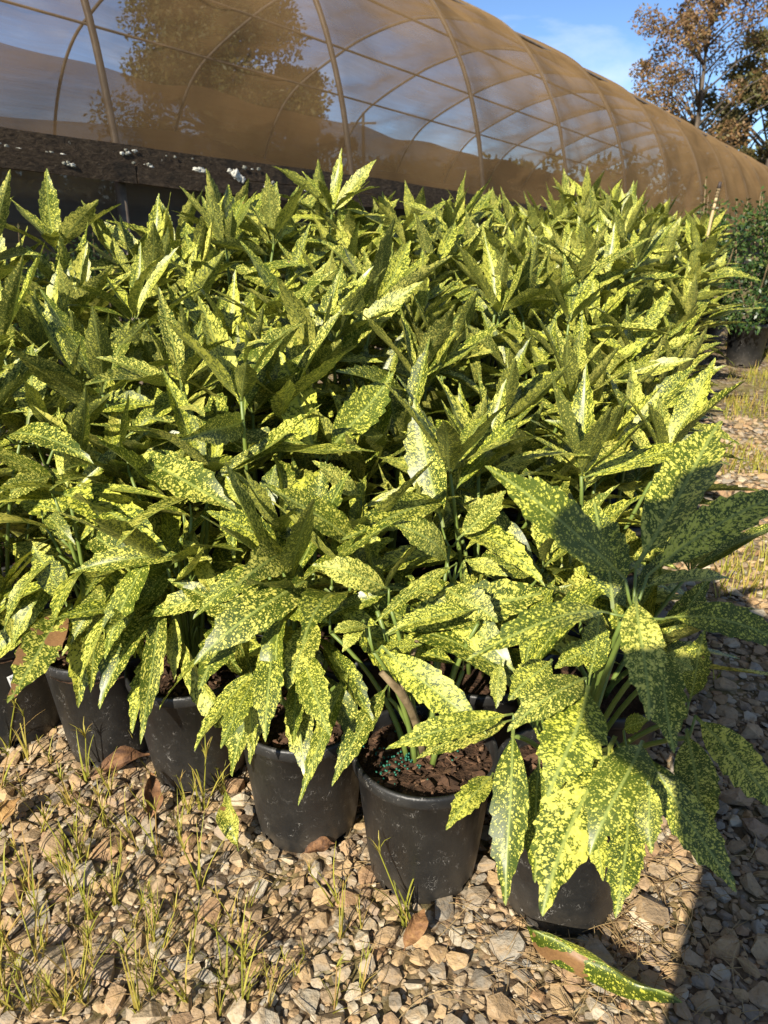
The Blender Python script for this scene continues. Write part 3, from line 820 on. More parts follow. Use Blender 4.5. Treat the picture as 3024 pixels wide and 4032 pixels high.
# ------------------------------------------------------------------ the bed of potted plants
POS = {'A': (-.963, 1.68), 'B': (-.685, 1.605), 'C': (-.448, 1.518), 'D': (-.171, 1.342), 'E': (.080, 1.215), 'F': (.348, 1.142)}
ER, EF, F0 = Vector((.925, -.38)), Vector((.38, .925)), Vector((.348, 1.142))
GROUP = 'gold-speckled potted plants in the bed'
FRONT = {'A': 'gold-speckled potted plant at left end of front row, white label on its pot',
         'B': 'gold-speckled potted plant with a large pale browning leaf hanging over the pot, front row',
         'C': 'gold-speckled potted plant third from left in front row, one thin leaf drooping over the rim',
         'D': 'gold-speckled potted plant with a dense skirt of drooping leaves hiding its pot rim',
         'E': 'gold-speckled potted plant with bare woody stem and open soil with green pellets',
         'F': 'large-leaved gold-speckled potted plant in shade at the right front corner'}
ORD = ['first', 'second', 'third', 'fourth', 'fifth', 'sixth', 'seventh', 'eighth', 'ninth', 'tenth', 'eleventh', 'twelfth', 'thirteenth', 'fourteenth', 'fifteenth', 'sixteenth', 'seventeenth', 'eighteenth', 'nineteenth', 'twentieth'] + [f'{n}{"st" if n % 10 == 1 else "nd" if n % 10 == 2 else "rd" if n % 10 == 3 else "th"}' for n in range(21, 60)]

def put_leaves(root, leaves, rg=None):
    for (M, bi, o, mi) in leaves: obj('leaf', LEAF[bi, o, mi], root, mat=M)

def cluster_nodes(pts, rad):
    nodes = []
    for p in pts:
        for nd in nodes:
            if (nd[0] - p).length < rad: nd[1].append(p); nd[0] = sum(nd[1], Vector()) / len(nd[1]); break
        else: nodes.append([p.copy(), [p]])
    return nodes

fill = {'A': (4, .98, .95, .22), 'B': (4, .90, .9, .25), 'C': (3, .84, .85, .25), 'D': (3, .76, .75, .3), 'E': (3, .70, .7, .35), 'F': (2, .62, .6, .4)}
for key in 'ABCDEF':
    x, y = POS[key]; rg = random.Random(ord(key) * 7)
    root = thing('potted_plant', FRONT[key], 'potted plant', (x, y, 0), GROUP)
    pot = obj('pot', POT, root, (0, 0, 0)); pot.rotation_euler = (R(rg.uniform(-1.5, 1.5)), R(rg.uniform(-1.5, 1.5)), rg.random() * 6.28)
    if key == 'E': pot.rotation_euler = (0, 0, R(-83 + 7.5 * 4 + 45))
    obj('soil', SOILS[ord(key) % 3], root)
    c = obj('bark_chips', CHIPS[ord(key) % 3], root); c['kind'] = 'stuff'; c.rotation_euler = (0, 0, rg.random() * 6)
    if key == 'E':
        c = obj('fertilizer_pellets', pellets_mesh(), root); c['kind'] = 'stuff'
    hl, bases = [], []
    for (bx, by, bz, tx, ty, tz, w, kind, up) in HERO[key]:
        b, tp = Vector((bx, by, bz)), Vector((tx, ty, tz))
        mid = (b + tp) / 2 + Vector((x, y, 0))
        tocam = (Vector((0, 0, CAM_H)) - mid).normalized()
        nrm = tocam * 1.0 + Vector((0, 0, 1)) * up + Vector((-.15, 0, 0))
        mi = 1 if rg.random() < (.2 if key == 'F' else .5) else 0
        if key == 'B' and abs(tz - .41) < .02 and w > .065: mi = 2
        w = w * (.74 if key == 'F' and bz > .72 else 1.0 if key == 'F' else 1.12)
        if key in 'BCD': tp = b + (tp - b) * 1.10
        if key == 'F' and bz < .6: tp = b + (tp - b) * 1.12; w *= 1.1
        hl.append((leaf_matrix(b, tp, nrm, w, R(rg.uniform(-12, 12))), kind, rg.randrange(3), mi)); bases.append(b)
    nodes = cluster_nodes(bases, .07)
    stems = []
    for nd, mem in nodes:
        foot = Vector((nd.x * .18, nd.y * .18 + (.02 if key == 'F' else 0), .255))
        if nd.z < .36: foot.z = .26
        bend = Vector((nd.x * .35, nd.y * .35, foot.z + (nd.z - foot.z) * .55))
        low = nd - Vector((0, 0, .03))
        P = []
        for k in range(9):
            q = k / 8; P.append(foot * (1 - q) ** 2 + bend * 2 * q * (1 - q) + low * q * q)
        stems.append((P, [.0062 - .0025 * k / 8 for k in range(9)]))
        for m in mem:
            mid = (low + m) / 2 + Vector((0, 0, -.006)); stems.append(([low, mid, m], [.0028, .0024, .002]))
    nst, H, keep, lowf = fill[key]
    ln = {'A': (0, 0), 'F': (0, .06)}.get(key, (.02, .05))
    st2, lv2 = gen_plant(rg, H, .26, nst, .10, keep, lowf, ln)
    if key in 'EF':      # keep the open soil and the corner clear: only leaves that lean back into the bed
        lv2 = [l for l in lv2 if (l[0] @ Vector((1, 0, 0))).y > .03]
    if key in 'ABCD':    # low leaves that hang over the rim on the open side
        for _ in range({'A': 8, 'B': 11, 'C': 13, 'D': 12}[key]):
            a = R(rg.uniform(-165, -15)); z = rg.uniform(.40, .62); r0 = rg.uniform(.03, .09)
            b = Vector((math.cos(a) * r0, math.sin(a) * r0, z)); el = R(rg.uniform(-58, -8)); L = rg.uniform(.19, .28)
            d = Vector((math.cos(a) * math.cos(el), math.sin(a) * math.cos(el), math.sin(el)))
            lv2.append((leaf_matrix(b, b + d * L, (0, 0, 1), L * rg.uniform(.20, .27), R(rg.gauss(0, 20))), rg.choice((2, 3, 3)), rg.randrange(3), rg.randrange(2)))
            stems.append(([Vector((0, 0, z - .12)), Vector((b.x * .6, b.y * .6, z - .03)), b], [.004, .0032, .0025]))
    obj('stem', stem_mesh(stems + st2, M_STEM), root)
    if key == 'E':
        P = [Vector(q) for q in ((.0, .01, .25), (-.012, .0, .33), (-.03, -.02, .40), (-.05, -.045, .455), (-.085, -.05, .50))]
        w = obj('woody_stem', stem_mesh([(P, [.0105, .009, .0085, .009, .006]), ([P[3], P[3] + Vector((.03, .03, .09))], [.006, .004])], M_WOOD), root); w['label'] = 'bare brown woody stem with leaf scars'
    put_leaves(root, hl + lv2)
    if key == 'A':
        a = R(-52); tg = obj('plant_tag', None, root) if False else None
        M = Matrix.Translation((.1305 * math.cos(a), .1305 * math.sin(a), .205)) @ Matrix.Rotation(a + R(90), 4, 'Z') @ Matrix.Rotation(R(90 - 5.5), 4, 'X') @ Matrix.Rotation(R(8), 4, 'Z')
        mb = MB(); mb.box((-.026, -.020, -.0006), (.026, .020, .0006))
        tg = obj('pot_tag', mb.mesh('pot_tag', [M_TAGW]), root, mat=M); tg['label'] = 'white printed plant label stuck on the pot'
        for txt, yy, sz in (('Rhododen', .0085, .0105), ('NOVA Z', -.0020, .0115), ('PRODUC', -.0135, .0105)):
            cu = bpy.data.curves.new('lettering', 'FONT'); cu.body = txt; cu.size = sz; cu.extrude = .0002; cu.align_x = 'LEFT'
            if txt == 'NOVA Z': cu.offset = .00025
            tmp = bpy.data.objects.new('tmp', cu); col.objects.link(tmp)
            me = bpy.data.meshes.new_from_object(tmp); bpy.data.objects.remove(tmp)
            me.materials.clear(); me.materials.append(M_INK)
            obj('lettering', me, tg, (-.022, yy, .0010))

# inner rows: each its own plant, leaf by leaf while the leaves can be told apart
protos = []
for v in range(7):
    rg = random.Random(900 + v)
    st, lv = gen_plant(rg, 1.0, .26, rg.choice((4, 5)), .15, .95, .55)
    mb = MB()
    for (M, bi, o, mi) in lv:
        g = LOW[bi, o]; mb.add([M @ Vector(p) for p in g[0]], g[1], rg.random(), g[2])
    protos.append((mb.mesh('foliage', [M_LEAF2], True), stem_mesh(st, M_STEM)))
nfar = nnear = 0
for j in range(0, 18):
    for i in range(0, 14):
        if j == 0 and i <= 5: continue
        p = F0 - ER * (.287 * i) + EF * (.315 * j)
        if j >= 2: p = p - ER * .07
        rg = random.Random(1000 * j + i)
        p = p + Vector((rg.uniform(-.025, .025), rg.uniform(-.025, .025)))
        dn = (Vector((p.x, p.y, 0)) - Vector((HB.x, HB.y, 0))).dot(HN)
        if dn > -.72: continue
        g = gz(p.x, p.y)
        q = Vector((p.x, p.y, 1.0 + g)); dep = q.y * math.cos(R(PITCH)) - (q.z - CAM_H) * math.sin(R(PITCH))
        sx = q.x / dep
        if sx < -.58 or sx > .55: continue
        H = .86 + .014 * min(j, 9) + rg.uniform(-.13, .10) + ((.22 if i >= 5 else .12) if (i >= 3 and j <= 7) else 0) - (.04 if j == 1 else 0)
        if i == 0: H -= .06 + (.06 if j >= 6 else 0)
        lab = f'gold-speckled potted plant, {ORD[j]} row from the front, {ORD[i]} in from the gravel path side'
        root = thing('potted_plant', lab, 'potted plant', (p.x, p.y, g), GROUP)
        obj('pot', POT, root, (0, 0, 0))
        if dep < 3.9:
            nnear += 1
            obj('soil', SOILS[(i + j) % 3], root)
            vis = 1.0 if (i == 0 or j <= 2) else .92
            lowf = .22 if (i == 0 and j < 8) else (.20 if j == 1 else .40 if j <= 3 else .50)
            st, lv = gen_plant(rg, H, .26, rg.choice((3, 4, 4)), .135, vis, lowf, (.0, .0))
            obj('stem', stem_mesh(st, M_STEM), root)
            put_leaves(root, lv)
        else:
            nfar += 1
            fo, sm = protos[rg.randrange(7)]
            Mx = Matrix.Rotation(rg.random() * 6.28, 4, 'Z') @ Matrix.Diagonal((1, 1, H / 1.0, 1))
            o = obj('foliage', fo, root, mat=Mx); o['kind'] = 'stuff'
            obj('stem', sm, root, mat=Mx)
print('bed', nnear, nfar)
# ------------------------------------------------------------------ crushed stone
POTS_XY = [Vector(v) for v in POS.values()]
STONEG = [hull_geo(random.Random(300 + i), 1, random.Random(i).uniform(.62, .92), random.Random(i + 70).uniform(.30, .50), 15, .5) for i in range(16)]
STONEM = [mesh_from('stone', v, f, [M_STONE]) for v, f in STONEG]
cell = {}
def free(x, y, r, k=0.86):
    cx, cy = int(x / .07), int(y / .07)
    for a in (-1, 0, 1):
        for b in (-1, 0, 1):
            for (px, py, pr) in cell.get((cx + a, cy + b), ()):
                if (px - x) ** 2 + (py - y) ** 2 < ((pr + r) * k) ** 2: return False
    return True
def inside_bed(x, y):
    v = Vector((x, y)) - F0
    a, b = v.dot(ER), v.dot(EF)
    return b > .18 and a < .02
srg = random.Random(77)
cp, sp_ = math.cos(R(PITCH)), math.sin(R(PITCH))
def px(x, y, z):
    dep = y * cp - (z - CAM_H) * sp_; up = (z - CAM_H) * cp + y * sp_
    return 384 + 768 * x / dep, 512 - 768 * up / dep, dep
def scatter(n, r0, r1, ymax, power=1.0, k=.86, xr=None):
    out = []
    for _ in range(n):
        y = .78 + (ymax - .78) * srg.random() ** 1.25; x = srg.uniform(*xr) if xr else srg.uniform(-1.15, 1.0 + .62 * max(0, y - .9))
        r = r0 + (r1 - r0) * srg.random() ** power
        z = gz(x, y)
        u, w, dep = px(x, y, z)
        if not xr and (u < -40 or u > 810 or w > 1075): continue
        if inside_bed(x, y): continue
        if any((x - p.x) ** 2 + (y - p.y) ** 2 < (.106 + r * .35) ** 2 for p in POTS_XY): continue
        if not free(x, y, r, k): continue
        cell.setdefault((int(x / .07), int(y / .07)), []).append((x, y, r)); out.append((x, y, r, dep))
    return out
big = scatter(5000, .020, .037, 4.2, 1.5, .84)
med = scatter(30000, .011, .020, 4.2, 1.0, .76)
sml = scatter(42000, .005, .0105, 2.4, 1.0, .66)
for xr in ((-2.3, -.75), (.55, 2.9)):      # the same gravel goes on to both sides
    big += scatter(2600, .020, .037, 3.8, 1.5, .84, xr); med += scatter(12000, .011, .020, 3.8, 1.0, .76, xr)
# a few large stones seen singly
for (x, y, r) in ((.50, 1.085, .048),):
    big.append((x, y, r, 1.5))
def stone_M(x, y, r, flat=True):
    z = gz(x, y)
    return Matrix.Translation((x, y, z + r * srg.uniform(.10, .34))) @ Matrix.Rotation(srg.random() * 6.28, 4, 'Z') @ Matrix.Rotation(srg.gauss(0, .22), 4, 'X') @ Matrix.Rotation(srg.gauss(0, .22), 4, 'Y') @ Matrix.Diagonal((r * 1.12, r * 1.12, r * srg.uniform(.9, 1.25), 1))
def in_view(s):
    u, w, d = px(s[0], s[1], gz(s[0], s[1])); return -5 < u < 773 and 0 < w < 1030
alls = sorted(big + med, key=lambda s: (not in_view(s), -s[2] / max(s[3], .3)))
for (x, y, r, dep) in alls[:300]:
    obj('stone', STONEM[srg.randrange(16)], ground, mat=stone_M(x, y, r))
mb = MB()
for (x, y, r, dep) in alls[300:] + sml:
    v, f = STONEG[srg.randrange(16)]; M = stone_M(x, y, r); mb.add([M @ Vector(p) for p in v], f, srg.random())
g = obj('gravel', mb.mesh('gravel', [M_STONE]), ground); g['kind'] = 'stuff'
print('stones', len(big), len(med), len(sml))

# ------------------------------------------------------------------ weeds and litter
def blade(mb, rg, base, az, L, w, droop, seed, n=5):
    vs, uv = [], []
    d = Vector((math.cos(az), math.sin(az), 0)); s = Vector((-d.y, d.x, 0))
    el = R(rg.uniform(62, 86)); p = Vector(base)
    for k in range(n + 1):
        q = k / n; ww = w * (1 - q ** 1.6) * .5 + .0002
        vs += [p - s * ww, p + s * ww]
        e = el - droop * q
        p = p + (d * math.cos(e) + Vector((0, 0, 1)) * math.sin(e)) * (L / n)
    mb.add(vs, [(2 * k, 2 * k + 1, 2 * k + 3, 2 * k + 2) for k in range(n)], seed)
def sprout_mesh(seed):
    rg = random.Random(seed); mb = MB()
    for _ in range(rg.randint(4, 8)):
        blade(mb, rg, (rg.gauss(0, .004), rg.gauss(0, .004), 0), rg.random() * 6.28, rg.uniform(.05, .12), rg.uniform(.0020, .0038), rg.uniform(.1, 1.1), rg.random() * .8)
    st = rg.uniform(.06, .10); a = rg.random() * 6.28
    tip = Vector((math.cos(a) * .02, math.sin(a) * .02, st))
    mb.tube([(0, 0, 0), tip * .5 + Vector((0, 0, .005)), tip], [.0014, .0012, .001], 5, .3)
    for _ in range(rg.randint(6, 11)):      # seed head and leaf whorl
        blade(mb, rg, tip, rg.random() * 6.28, rg.uniform(.012, .04), .0022, rg.uniform(.3, 1.6), rg.uniform(.4, 1), 3)
    return mb.mesh('weed_sprout', [M_WEED])
SPR = [sprout_mesh(i) for i in range(9)]
WEEDS = [(300,1640),(330,1690),(455,1670),(420,1640),(60,1640),(110,1650),(20,1620),(245,1600),(480,1720),(190,1690),(240,1720),(150,1740),(405,1760),(390,1820),(160,1880),(150,1900),(230,1790),(320,1760),
         (300,1850),(440,1750),(80,1980),(90,2050),(70,1930),(190,1990),(250,1960),(200,2080),(290,2010),(540,1970),(505,2000),(590,1880),(620,1830),(480,2110),(530,2090),(600,2130),(640,2110),(730,1860),(720,1960),
         (40,2120),(110,2160),(20,2190),(330,2150),(300,2190),(170,2150),(680,1900),(755,1780),(560,1760),(350,2060),(430,1920),(780,2010),(880,2000),(1210,1440)]
wrg = random.Random(5)
WEEDS += [(int(wrg.uniform(0, 1) ** 1.4 * 800), int(wrg.uniform(1690, 2215))) for _ in range(46)]
wseen = {}
PN = ['leftmost', 'second', 'third', 'fourth', 'fifth', 'sixth']
def near_pot(x, y):
    return min(range(6), key=lambda k: (POTS_XY[k].x - x) ** 2 + (POTS_XY[k].y - y) ** 2)
wlist = []
for (u, w) in WEEDS:
    if w < 1560: continue
    if 540 < u and w < 1960: continue
    b, a = (1106 - w) / 1660, (u - 829.5) / 1660
    r = Vector((a, cp + b * sp_, b * cp - sp_)); k = -CAM_H / r.z
    o = obj('weed_sprout', SPR[wrg.randrange(9)], None, (r.x * k, r.y * k, .004)); s = wrg.uniform(.6, 1.35) * (1 if u > 20 else 1.1)
    o.scale = (s, s, s * wrg.uniform(.9, 1.25)); o.rotation_euler = (wrg.uniform(-.2, .2), wrg.uniform(-.2, .2), wrg.random() * 6.28)
    k = near_pot(o.location.x, o.location.y)
    wlist.append((k, (POTS_XY[k] - Vector(o.location[:2])).length, o))
for (k, d, o) in sorted(wlist, key=lambda w: (w[0], w[1])):
    c = wseen[k] = wseen.get(k, -1) + 1
    rank = 'nearest' if c == 0 else (ORD[c] + ' nearest')
    tag(o, f'thin yellow-green weed sprout in gravel, {rank} to the {PN[k]} front-row pot from the left', 'weed', 'weed sprouts in the gravel')
# grass along the path
mb = MB()
for _ in range(9500):
    y = 1.5 + 5.2 * wrg.random() ** .9; x = F0.x + (y - F0.y) * .41 + .30 + abs(wrg.gauss(0, .5)) * (y * .35)
    if mnoise.noise(Vector((x * 2.2, y * 2.2, 4))) < -.06: continue
    blade(mb, wrg, (x, y, gz(x, y)), wrg.random() * 6.28, wrg.uniform(.03, .11), wrg.uniform(.003, .006), wrg.uniform(.2, 1.2), wrg.uniform(.0, .8), 3)
o = obj('grass', mb.mesh('grass', [M_WEED])); tag(o, 'sparse yellow grass on the gravel path beside the bed', 'grass', kind='stuff')
# dry roots and stems lying between the stones
mb = MB()
for _ in range(460):
    if wrg.random() < .62: x, y = wrg.gauss(.46, .16), wrg.gauss(1.02, .12)
    else: x, y = wrg.uniform(-.85, .9), wrg.uniform(.85, 1.5)
    if any((x - p.x) ** 2 + (y - p.y) ** 2 < .011 for p in POTS_XY): continue
    a = wrg.random() * 6.28; L = wrg.uniform(.03, .12); cv = wrg.gauss(0, 9); p = Vector((x, y, wrg.uniform(.008, .018))); P = []
    rise = wrg.uniform(-.1, .45)
    for k in range(8):
        P.append(p.copy()); p = p + Vector((math.cos(a), math.sin(a), rise * math.cos(k * .5))) * (L / 7); a += cv * L / 7; p.z = max(p.z, .008)
    mb.tube(P, .0007, 3, wrg.random(), False)
o = obj('dry_roots', mb.mesh('dry_roots', [M_DRY])); tag(o, 'tangle of fine dry brown roots and stems on the gravel', 'roots', kind='stuff')

# fallen leaves
def dead_leaf(seed, curl):
    v, f, uv = leaf_geo(curl, .9, seed, .36, 20, 2, False, .12)
    v = v.copy()
    for p in v:
        p[2] += .10 * mnoise.noise(Vector((p[0] * 4, p[1] * 6, seed)))
    return v, f, uv
def fallen(base, tip, width, nrm, mat, label, seed, curl=.5, name='fallen_leaf'):
    v, f, uv = dead_leaf(seed, curl)
    me = mesh_from('fallen_leaf', v, f, [mat], True, uv=uv)
    o = obj(name, me, None, mat=leaf_matrix(base, tip, nrm, width)); tag(o, label, 'leaf', 'fallen leaves on the gravel')
fallen((.245, 1.047, .045), (.500, .885, .035), .036, (-.6, -.7, .40), M_LEAFOLD, 'long speckled fallen leaf turning brown, lying on gravel at lower right', 5, .35)
fallen((-.300, 1.215, .03), (-.345, 1.32, .09), .032, (-.1, -1, .6), M_LEAFDRY, 'yellow and brown speckled fallen leaf propped up in the gravel among weeds', 4, .5)
fallen((-.69, 1.43, .03), (-.56, 1.50, .045), .032, (0, -.4, .8), M_DEAD, 'long curled tan dead leaf lying before the second pot', 8, .8)
fallen((-.515, 1.30, .02), (-.53, 1.40, .075), .030, (.5, -.6, .5), M_DEAD, 'upright brown dead leaf at the foot of the third pot', 12, .4)
fallen((-.835, 1.28, .02), (-.815, 1.36, .04), .035, (-.2, -.5, .8), M_DEAD, 'orange-brown dead leaf at left edge of the gravel', 15, .6)
fallen((.035, .985, .03), (.075, 1.055, .055), .026, (.2, -.6, .8), M_DEAD, 'orange-brown dead leaf beneath the pot with bare soil', 31, .3)
fallen((-.17, 1.215, .022), (-.10, 1.235, .03), .022, (0, -.3, .9), M_DEAD, 'dark red-brown dead leaf against the foot of the fourth pot', 35, .6)

# ------------------------------------------------------------------ dark green shrubs
def leaf_cloud(rg, n, rad, lsz, center=(0, 0, 0), shell=.55, lumps=None):
    C = np.array(center); V = np.zeros((n * 4, 3)); F = np.arange(n * 4).reshape(n, 4); A = np.zeros(n * 4)
    rs = np.random.RandomState(rg.randrange(10 ** 6))
    u = rs.normal(size=(n, 3)); u /= np.linalg.norm(u, axis=1)[:, None]
    r = rs.uniform(shell, 1.0, n) ** .6
    if lumps is not None:
        L = lumps[rs.randint(0, len(lumps), n)]
        P = L[:, :3] + u * r[:, None] * L[:, 3:4] * np.array([1, 1, .85])
    else:
        P = C + u * r[:, None] * np.array(rad)
    d = rs.normal(size=(n, 3)) + u * .8; d /= np.linalg.norm(d, axis=1)[:, None]
    s = np.cross(d, rs.normal(size=(n, 3))); s /= np.linalg.norm(s, axis=1)[:, None]
    L = lsz * rs.uniform(.7, 1.3, n)[:, None]
    V[0::4] = P; V[1::4] = P + d * L * .5 + s * L * .24; V[2::4] = P + d * L; V[3::4] = P + d * L * .5 - s * L * .24
    A = np.repeat(rs.uniform(0, 1, n), 4)
    return V, F, A
def shrub(loc, h, rx, n, lsz, label, group, sticks=0, seed=1, name='potted_shrub'):
    rg = random.Random(seed); root = thing(name, label, 'shrub', loc, group)
    pot = obj('pot', POT, root); obj('soil', SOILS[0], root)
    lumps = []
    for k in range(26):
        a = rg.random() * 6.28; q = rg.random(); z = .30 + (h - .42) * q
        rr = rx * (1 - .35 * q) * rg.uniform(.2, .85); lumps.append((math.cos(a) * rr, math.sin(a) * rr, z, rx * rg.uniform(.22, .42)))
    lumps = np.array(lumps)
    V, F, A = leaf_cloud(rg, n, None, lsz, lumps=lumps, shell=.3)
    mb = MB()
    tops = []
    for k in range(sticks):
        a = rg.random() * 6.28; rr = rx * rg.uniform(.2, .9); hh = h * rg.uniform(.92, 1.12)
        P = [Vector((0, 0, .26)), Vector((math.cos(a) * rr * .7, math.sin(a) * rr * .7, hh * .6)), Vector((math.cos(a) * rr, math.sin(a) * rr, hh))]
        mb.tube(P, [.006, .005, .003], 5); tops.append(P)
    vs, fs, at = [V], [F], [A]
    for P in tops:   # leafy tips, lighter
        for k in range(26):
            q = rg.uniform(.55, 1.02); p = P[1].lerp(P[2], (q - .5) * 2) if q > .5 else P[1]
            a = rg.random() * 6.28; e = rg.uniform(.2, 1.2); d = np.array((math.cos(a) * math.cos(e), math.sin(a) * math.cos(e), math.sin(e)))
            s = np.cross(d, (0, 0, 1.)); s /= np.linalg.norm(s) + 1e-6; p = np.array(p); L = lsz * rg.uniform(.8, 1.2)
            vs.append(np.array([p, p + d * L * .5 + s * L * .25, p + d * L, p + d * L * .5 - s * L * .25]))
            fs.append(None); at.append(np.full(4, rg.uniform(.75, 1)))
    VV = np.concatenate(vs); FF = np.arange(len(VV)).reshape(-1, 4)
    o = obj('foliage', mesh_from('foliage', VV, FF, [M_SHRUB], False, attr={'seed': np.concatenate(at)}), root); o['kind'] = 'stuff'
    if mb.v: obj('stem', mb.mesh('stem', [M_WOOD], True), root)
    return root
def gl(x, y): return (x, y, gz(x, y))
shrub(gl(2.50, 5.35), 1.13, .36, 3600, .034, 'dark green small-leaved shrub in a black pot beside the gravel path', 'dark green potted shrubs by the path', 5, 3)
shrub(gl(2.92, 5.75), 1.18, .38, 3000, .034, 'tall dark green shrub at right edge with bare yellowish shoots', 'dark green potted shrubs by the path', 6, 5)
shrub(gl(2.50, 6.15), 1.06, .34, 2600, .034, 'dark green shrub behind the nearer path shrub, against the shade cloth', 'dark green potted shrubs by the path', 5, 8)
shrub(gl(3.25, 6.5), 1.0, .34, 2200, .034, 'far dark green shrub partly hidden behind the right-hand shrubs', 'dark green potted shrubs by the path', 4, 9)
# bare cane
mb = MB(); ca = Vector((2.12, 5.45, gz(2.12, 5.45)))
P = [Vector((0.02, 0, 0)), Vector((0.03, 0, .6)), Vector((.05, 0, .95)), Vector((.07, 0, 1.14))]
mb.tube(P, [.011, .010, .010, .009], 7)
root = thing('bare_cane', 'pale banded bare cane with dark tip sticking up from the dark shrub', 'cane', ca)
M_CANE = mat_simple('pale cane', (.50, .38, .20)); M_DK = mat_simple('dark node', (.06, .045, .04))
obj('cane', mb.mesh('cane', [M_CANE], True), root)
for q in (.3, .52, .70, .80, .90):
    p = P[2].lerp(P[3], q); mb = MB(); mb.tube([p - Vector((0, 0, .008)), p + Vector((0, 0, .008))], .0125, 7); obj('node', mb.mesh('node', [M_WOOD], True), root)
mb = MB(); mb.tube([P[3] - Vector((0, 0, .01)), P[3] + Vector((.004, 0, .03))], [.013, .010], 7); obj('tip', mb.mesh('tip', [M_DK], True), root)
# shrubs growing inside the shade house
rg = random.Random(44)
k = 0
for r, n in enumerate((.75, 1.25, 1.8, 2.4)):
    c = -1
    for t in np.arange(-1.5, 3.6, .5):
        p = HB + hp(float(t) + rg.uniform(-.08, .08), n, 0)
        if p.x / max(p.y, .1) < -.62: continue
        k += 1; c += 1
        shrub((p.x, p.y, gz(p.x, p.y)), rg.uniform(.72, .92), .27, 520, .04, f'shaded dark green shrub inside the house, {ORD[r]} row behind the board, {ORD[c]} from left', 'shrubs growing inside the shade house', 1, 100 + k, 'house_shrub')

# ------------------------------------------------------------------ trees beyond
def tree(name, label, loc, H, R0, mat, n, lsz, seed, nl=40, trunk_r=.2, base=.3, conic=0.0, group='trees beyond the shade house', gap=.9):
    rg = random.Random(seed); root = thing(name, label, 'tree', loc, group)
    mb = MB()
    tp = Vector((rg.uniform(-.3, .3), rg.uniform(-.3, .3), H * .86))
    T = [Vector((0, 0, -.5)), Vector((tp.x * .2, tp.y * .2, H * .3)), Vector((tp.x * .6, tp.y * .6, H * .6)), tp]
    mb.tube(T, [trunk_r * 1.15, trunk_r * .8, trunk_r * .5, trunk_r * .15], 8)
    lumps = []
    for i in range(nl):
        q = rg.random() ** .85; z = H * (base + (1 - base) * q)
        prof_r = (1 - q) ** .75 if conic else (math.sin(math.pi * (.12 + .86 * q)) ** .7)
        rr = R0 * prof_r * rg.uniform(.35, 1.0); a = rg.random() * 6.28
        c = Vector((math.cos(a) * rr, math.sin(a) * rr, z))
        s = R0 * (rg.uniform(.20, .30) if conic else rg.uniform(.14, .28)) * (1 - .4 * q)
        lumps.append((*c, s))
        z0 = max(H * .18, z - rr * .7); qq = z0 / (H * .86)
        o = T[1].lerp(T[3], min(1, max(0, (qq - .35) / .65)))
        mid = (o + c) / 2 + Vector((0, 0, rr * .12))
        mb.tube([o, mid, c], [trunk_r * .28, trunk_r * .16, trunk_r * .05], 5)
    V, F, A = leaf_cloud(rg, n, None, lsz, lumps=np.array(lumps), shell=.15)
    obj('trunk', mb.mesh('trunk', [M_TRUNK], True), root)
    o = obj('crown', mesh_from('crown', V, F, [mat], False, attr={'seed': A}), root); o['kind'] = 'stuff'
    return root
def gl2(x, y): return (x, y, gz(x, y))
tree('autumn_tree', 'rusty autumn tree with gaps in its crown rising past the shade house end', gl2(12.5, 34), 10.6, 3.6, M_RUST, 14000, .15, 3, 58, .16, .30)
tree('autumn_tree', 'broad brownish tree at the right edge beyond the shade house', gl2(16.9, 37), 10.0, 3.9, M_OLIVE, 16000, .19, 6, 60, .22, .22)
tree('autumn_tree', 'dull green low tree between the two autumn trees', gl2(17.0, 40), 7.2, 3.6, M_PINE, 9000, .22, 9, 40, .2, .15)
tree('autumn_tree', 'small rust-leaved tree at far right behind the house end', gl2(23, 44), 9.2, 3.6, M_RUST, 9000, .22, 12, 40, .2, .2)
tree('evergreen_tree', 'big evergreen tree seen dimly through the brown shade cloth', gl2(-6.6, 34), 15.5, 4.7, M_PINE2, 90000, .20, 14, 190, .35, .16, 1.0)
tree('evergreen_tree', 'lower rounded evergreen beside the big one, seen through the cloth', gl2(-4.4, 38), 7.6, 3.0, M_PINE2, 20000, .2, 15, 40, .25, .08)
# far wood: one mass
rs = random.Random(8); lumps = []
for i in range(420):
    a = R(-42 + 95 * rs.random()); d = rs.uniform(100, 135); hh = rs.uniform(3.5, 8.0)
    for k in range(3):
        z = hh * (k + .6) / 3; lumps.append((math.sin(a) * d + rs.gauss(0, 1), math.cos(a) * d, z - .7, rs.uniform(1.3, 2.4) * (1.15 - k * .25)))
V, F, A = leaf_cloud(rs, 42000, None, .95, lumps=np.array(lumps), shell=.3)
o = obj('treeline', mesh_from('treeline', V, F, [M_PINE], False, attr={'seed': A})); tag(o, 'low distant wood along the horizon seen through the cloth', 'wood', kind='stuff')
# utility pole
mb = MB(); mb.tube([(0, 0, -1), (0, 0, 8.4)], [.16, .11], 8); root = thing('utility_pole', 'distant wooden utility pole seen faintly through the shade cloth', 'utility pole', (-1.6, 66, gz(0, 66)))
obj('pole', mb.mesh('pole', [M_TRUNK], True), root); mb = MB(); mb.box((-1, -.06, 7.6), (1, .06, 7.75)); obj('crossarm', mb.mesh('crossarm', [M_TRUNK]), root)
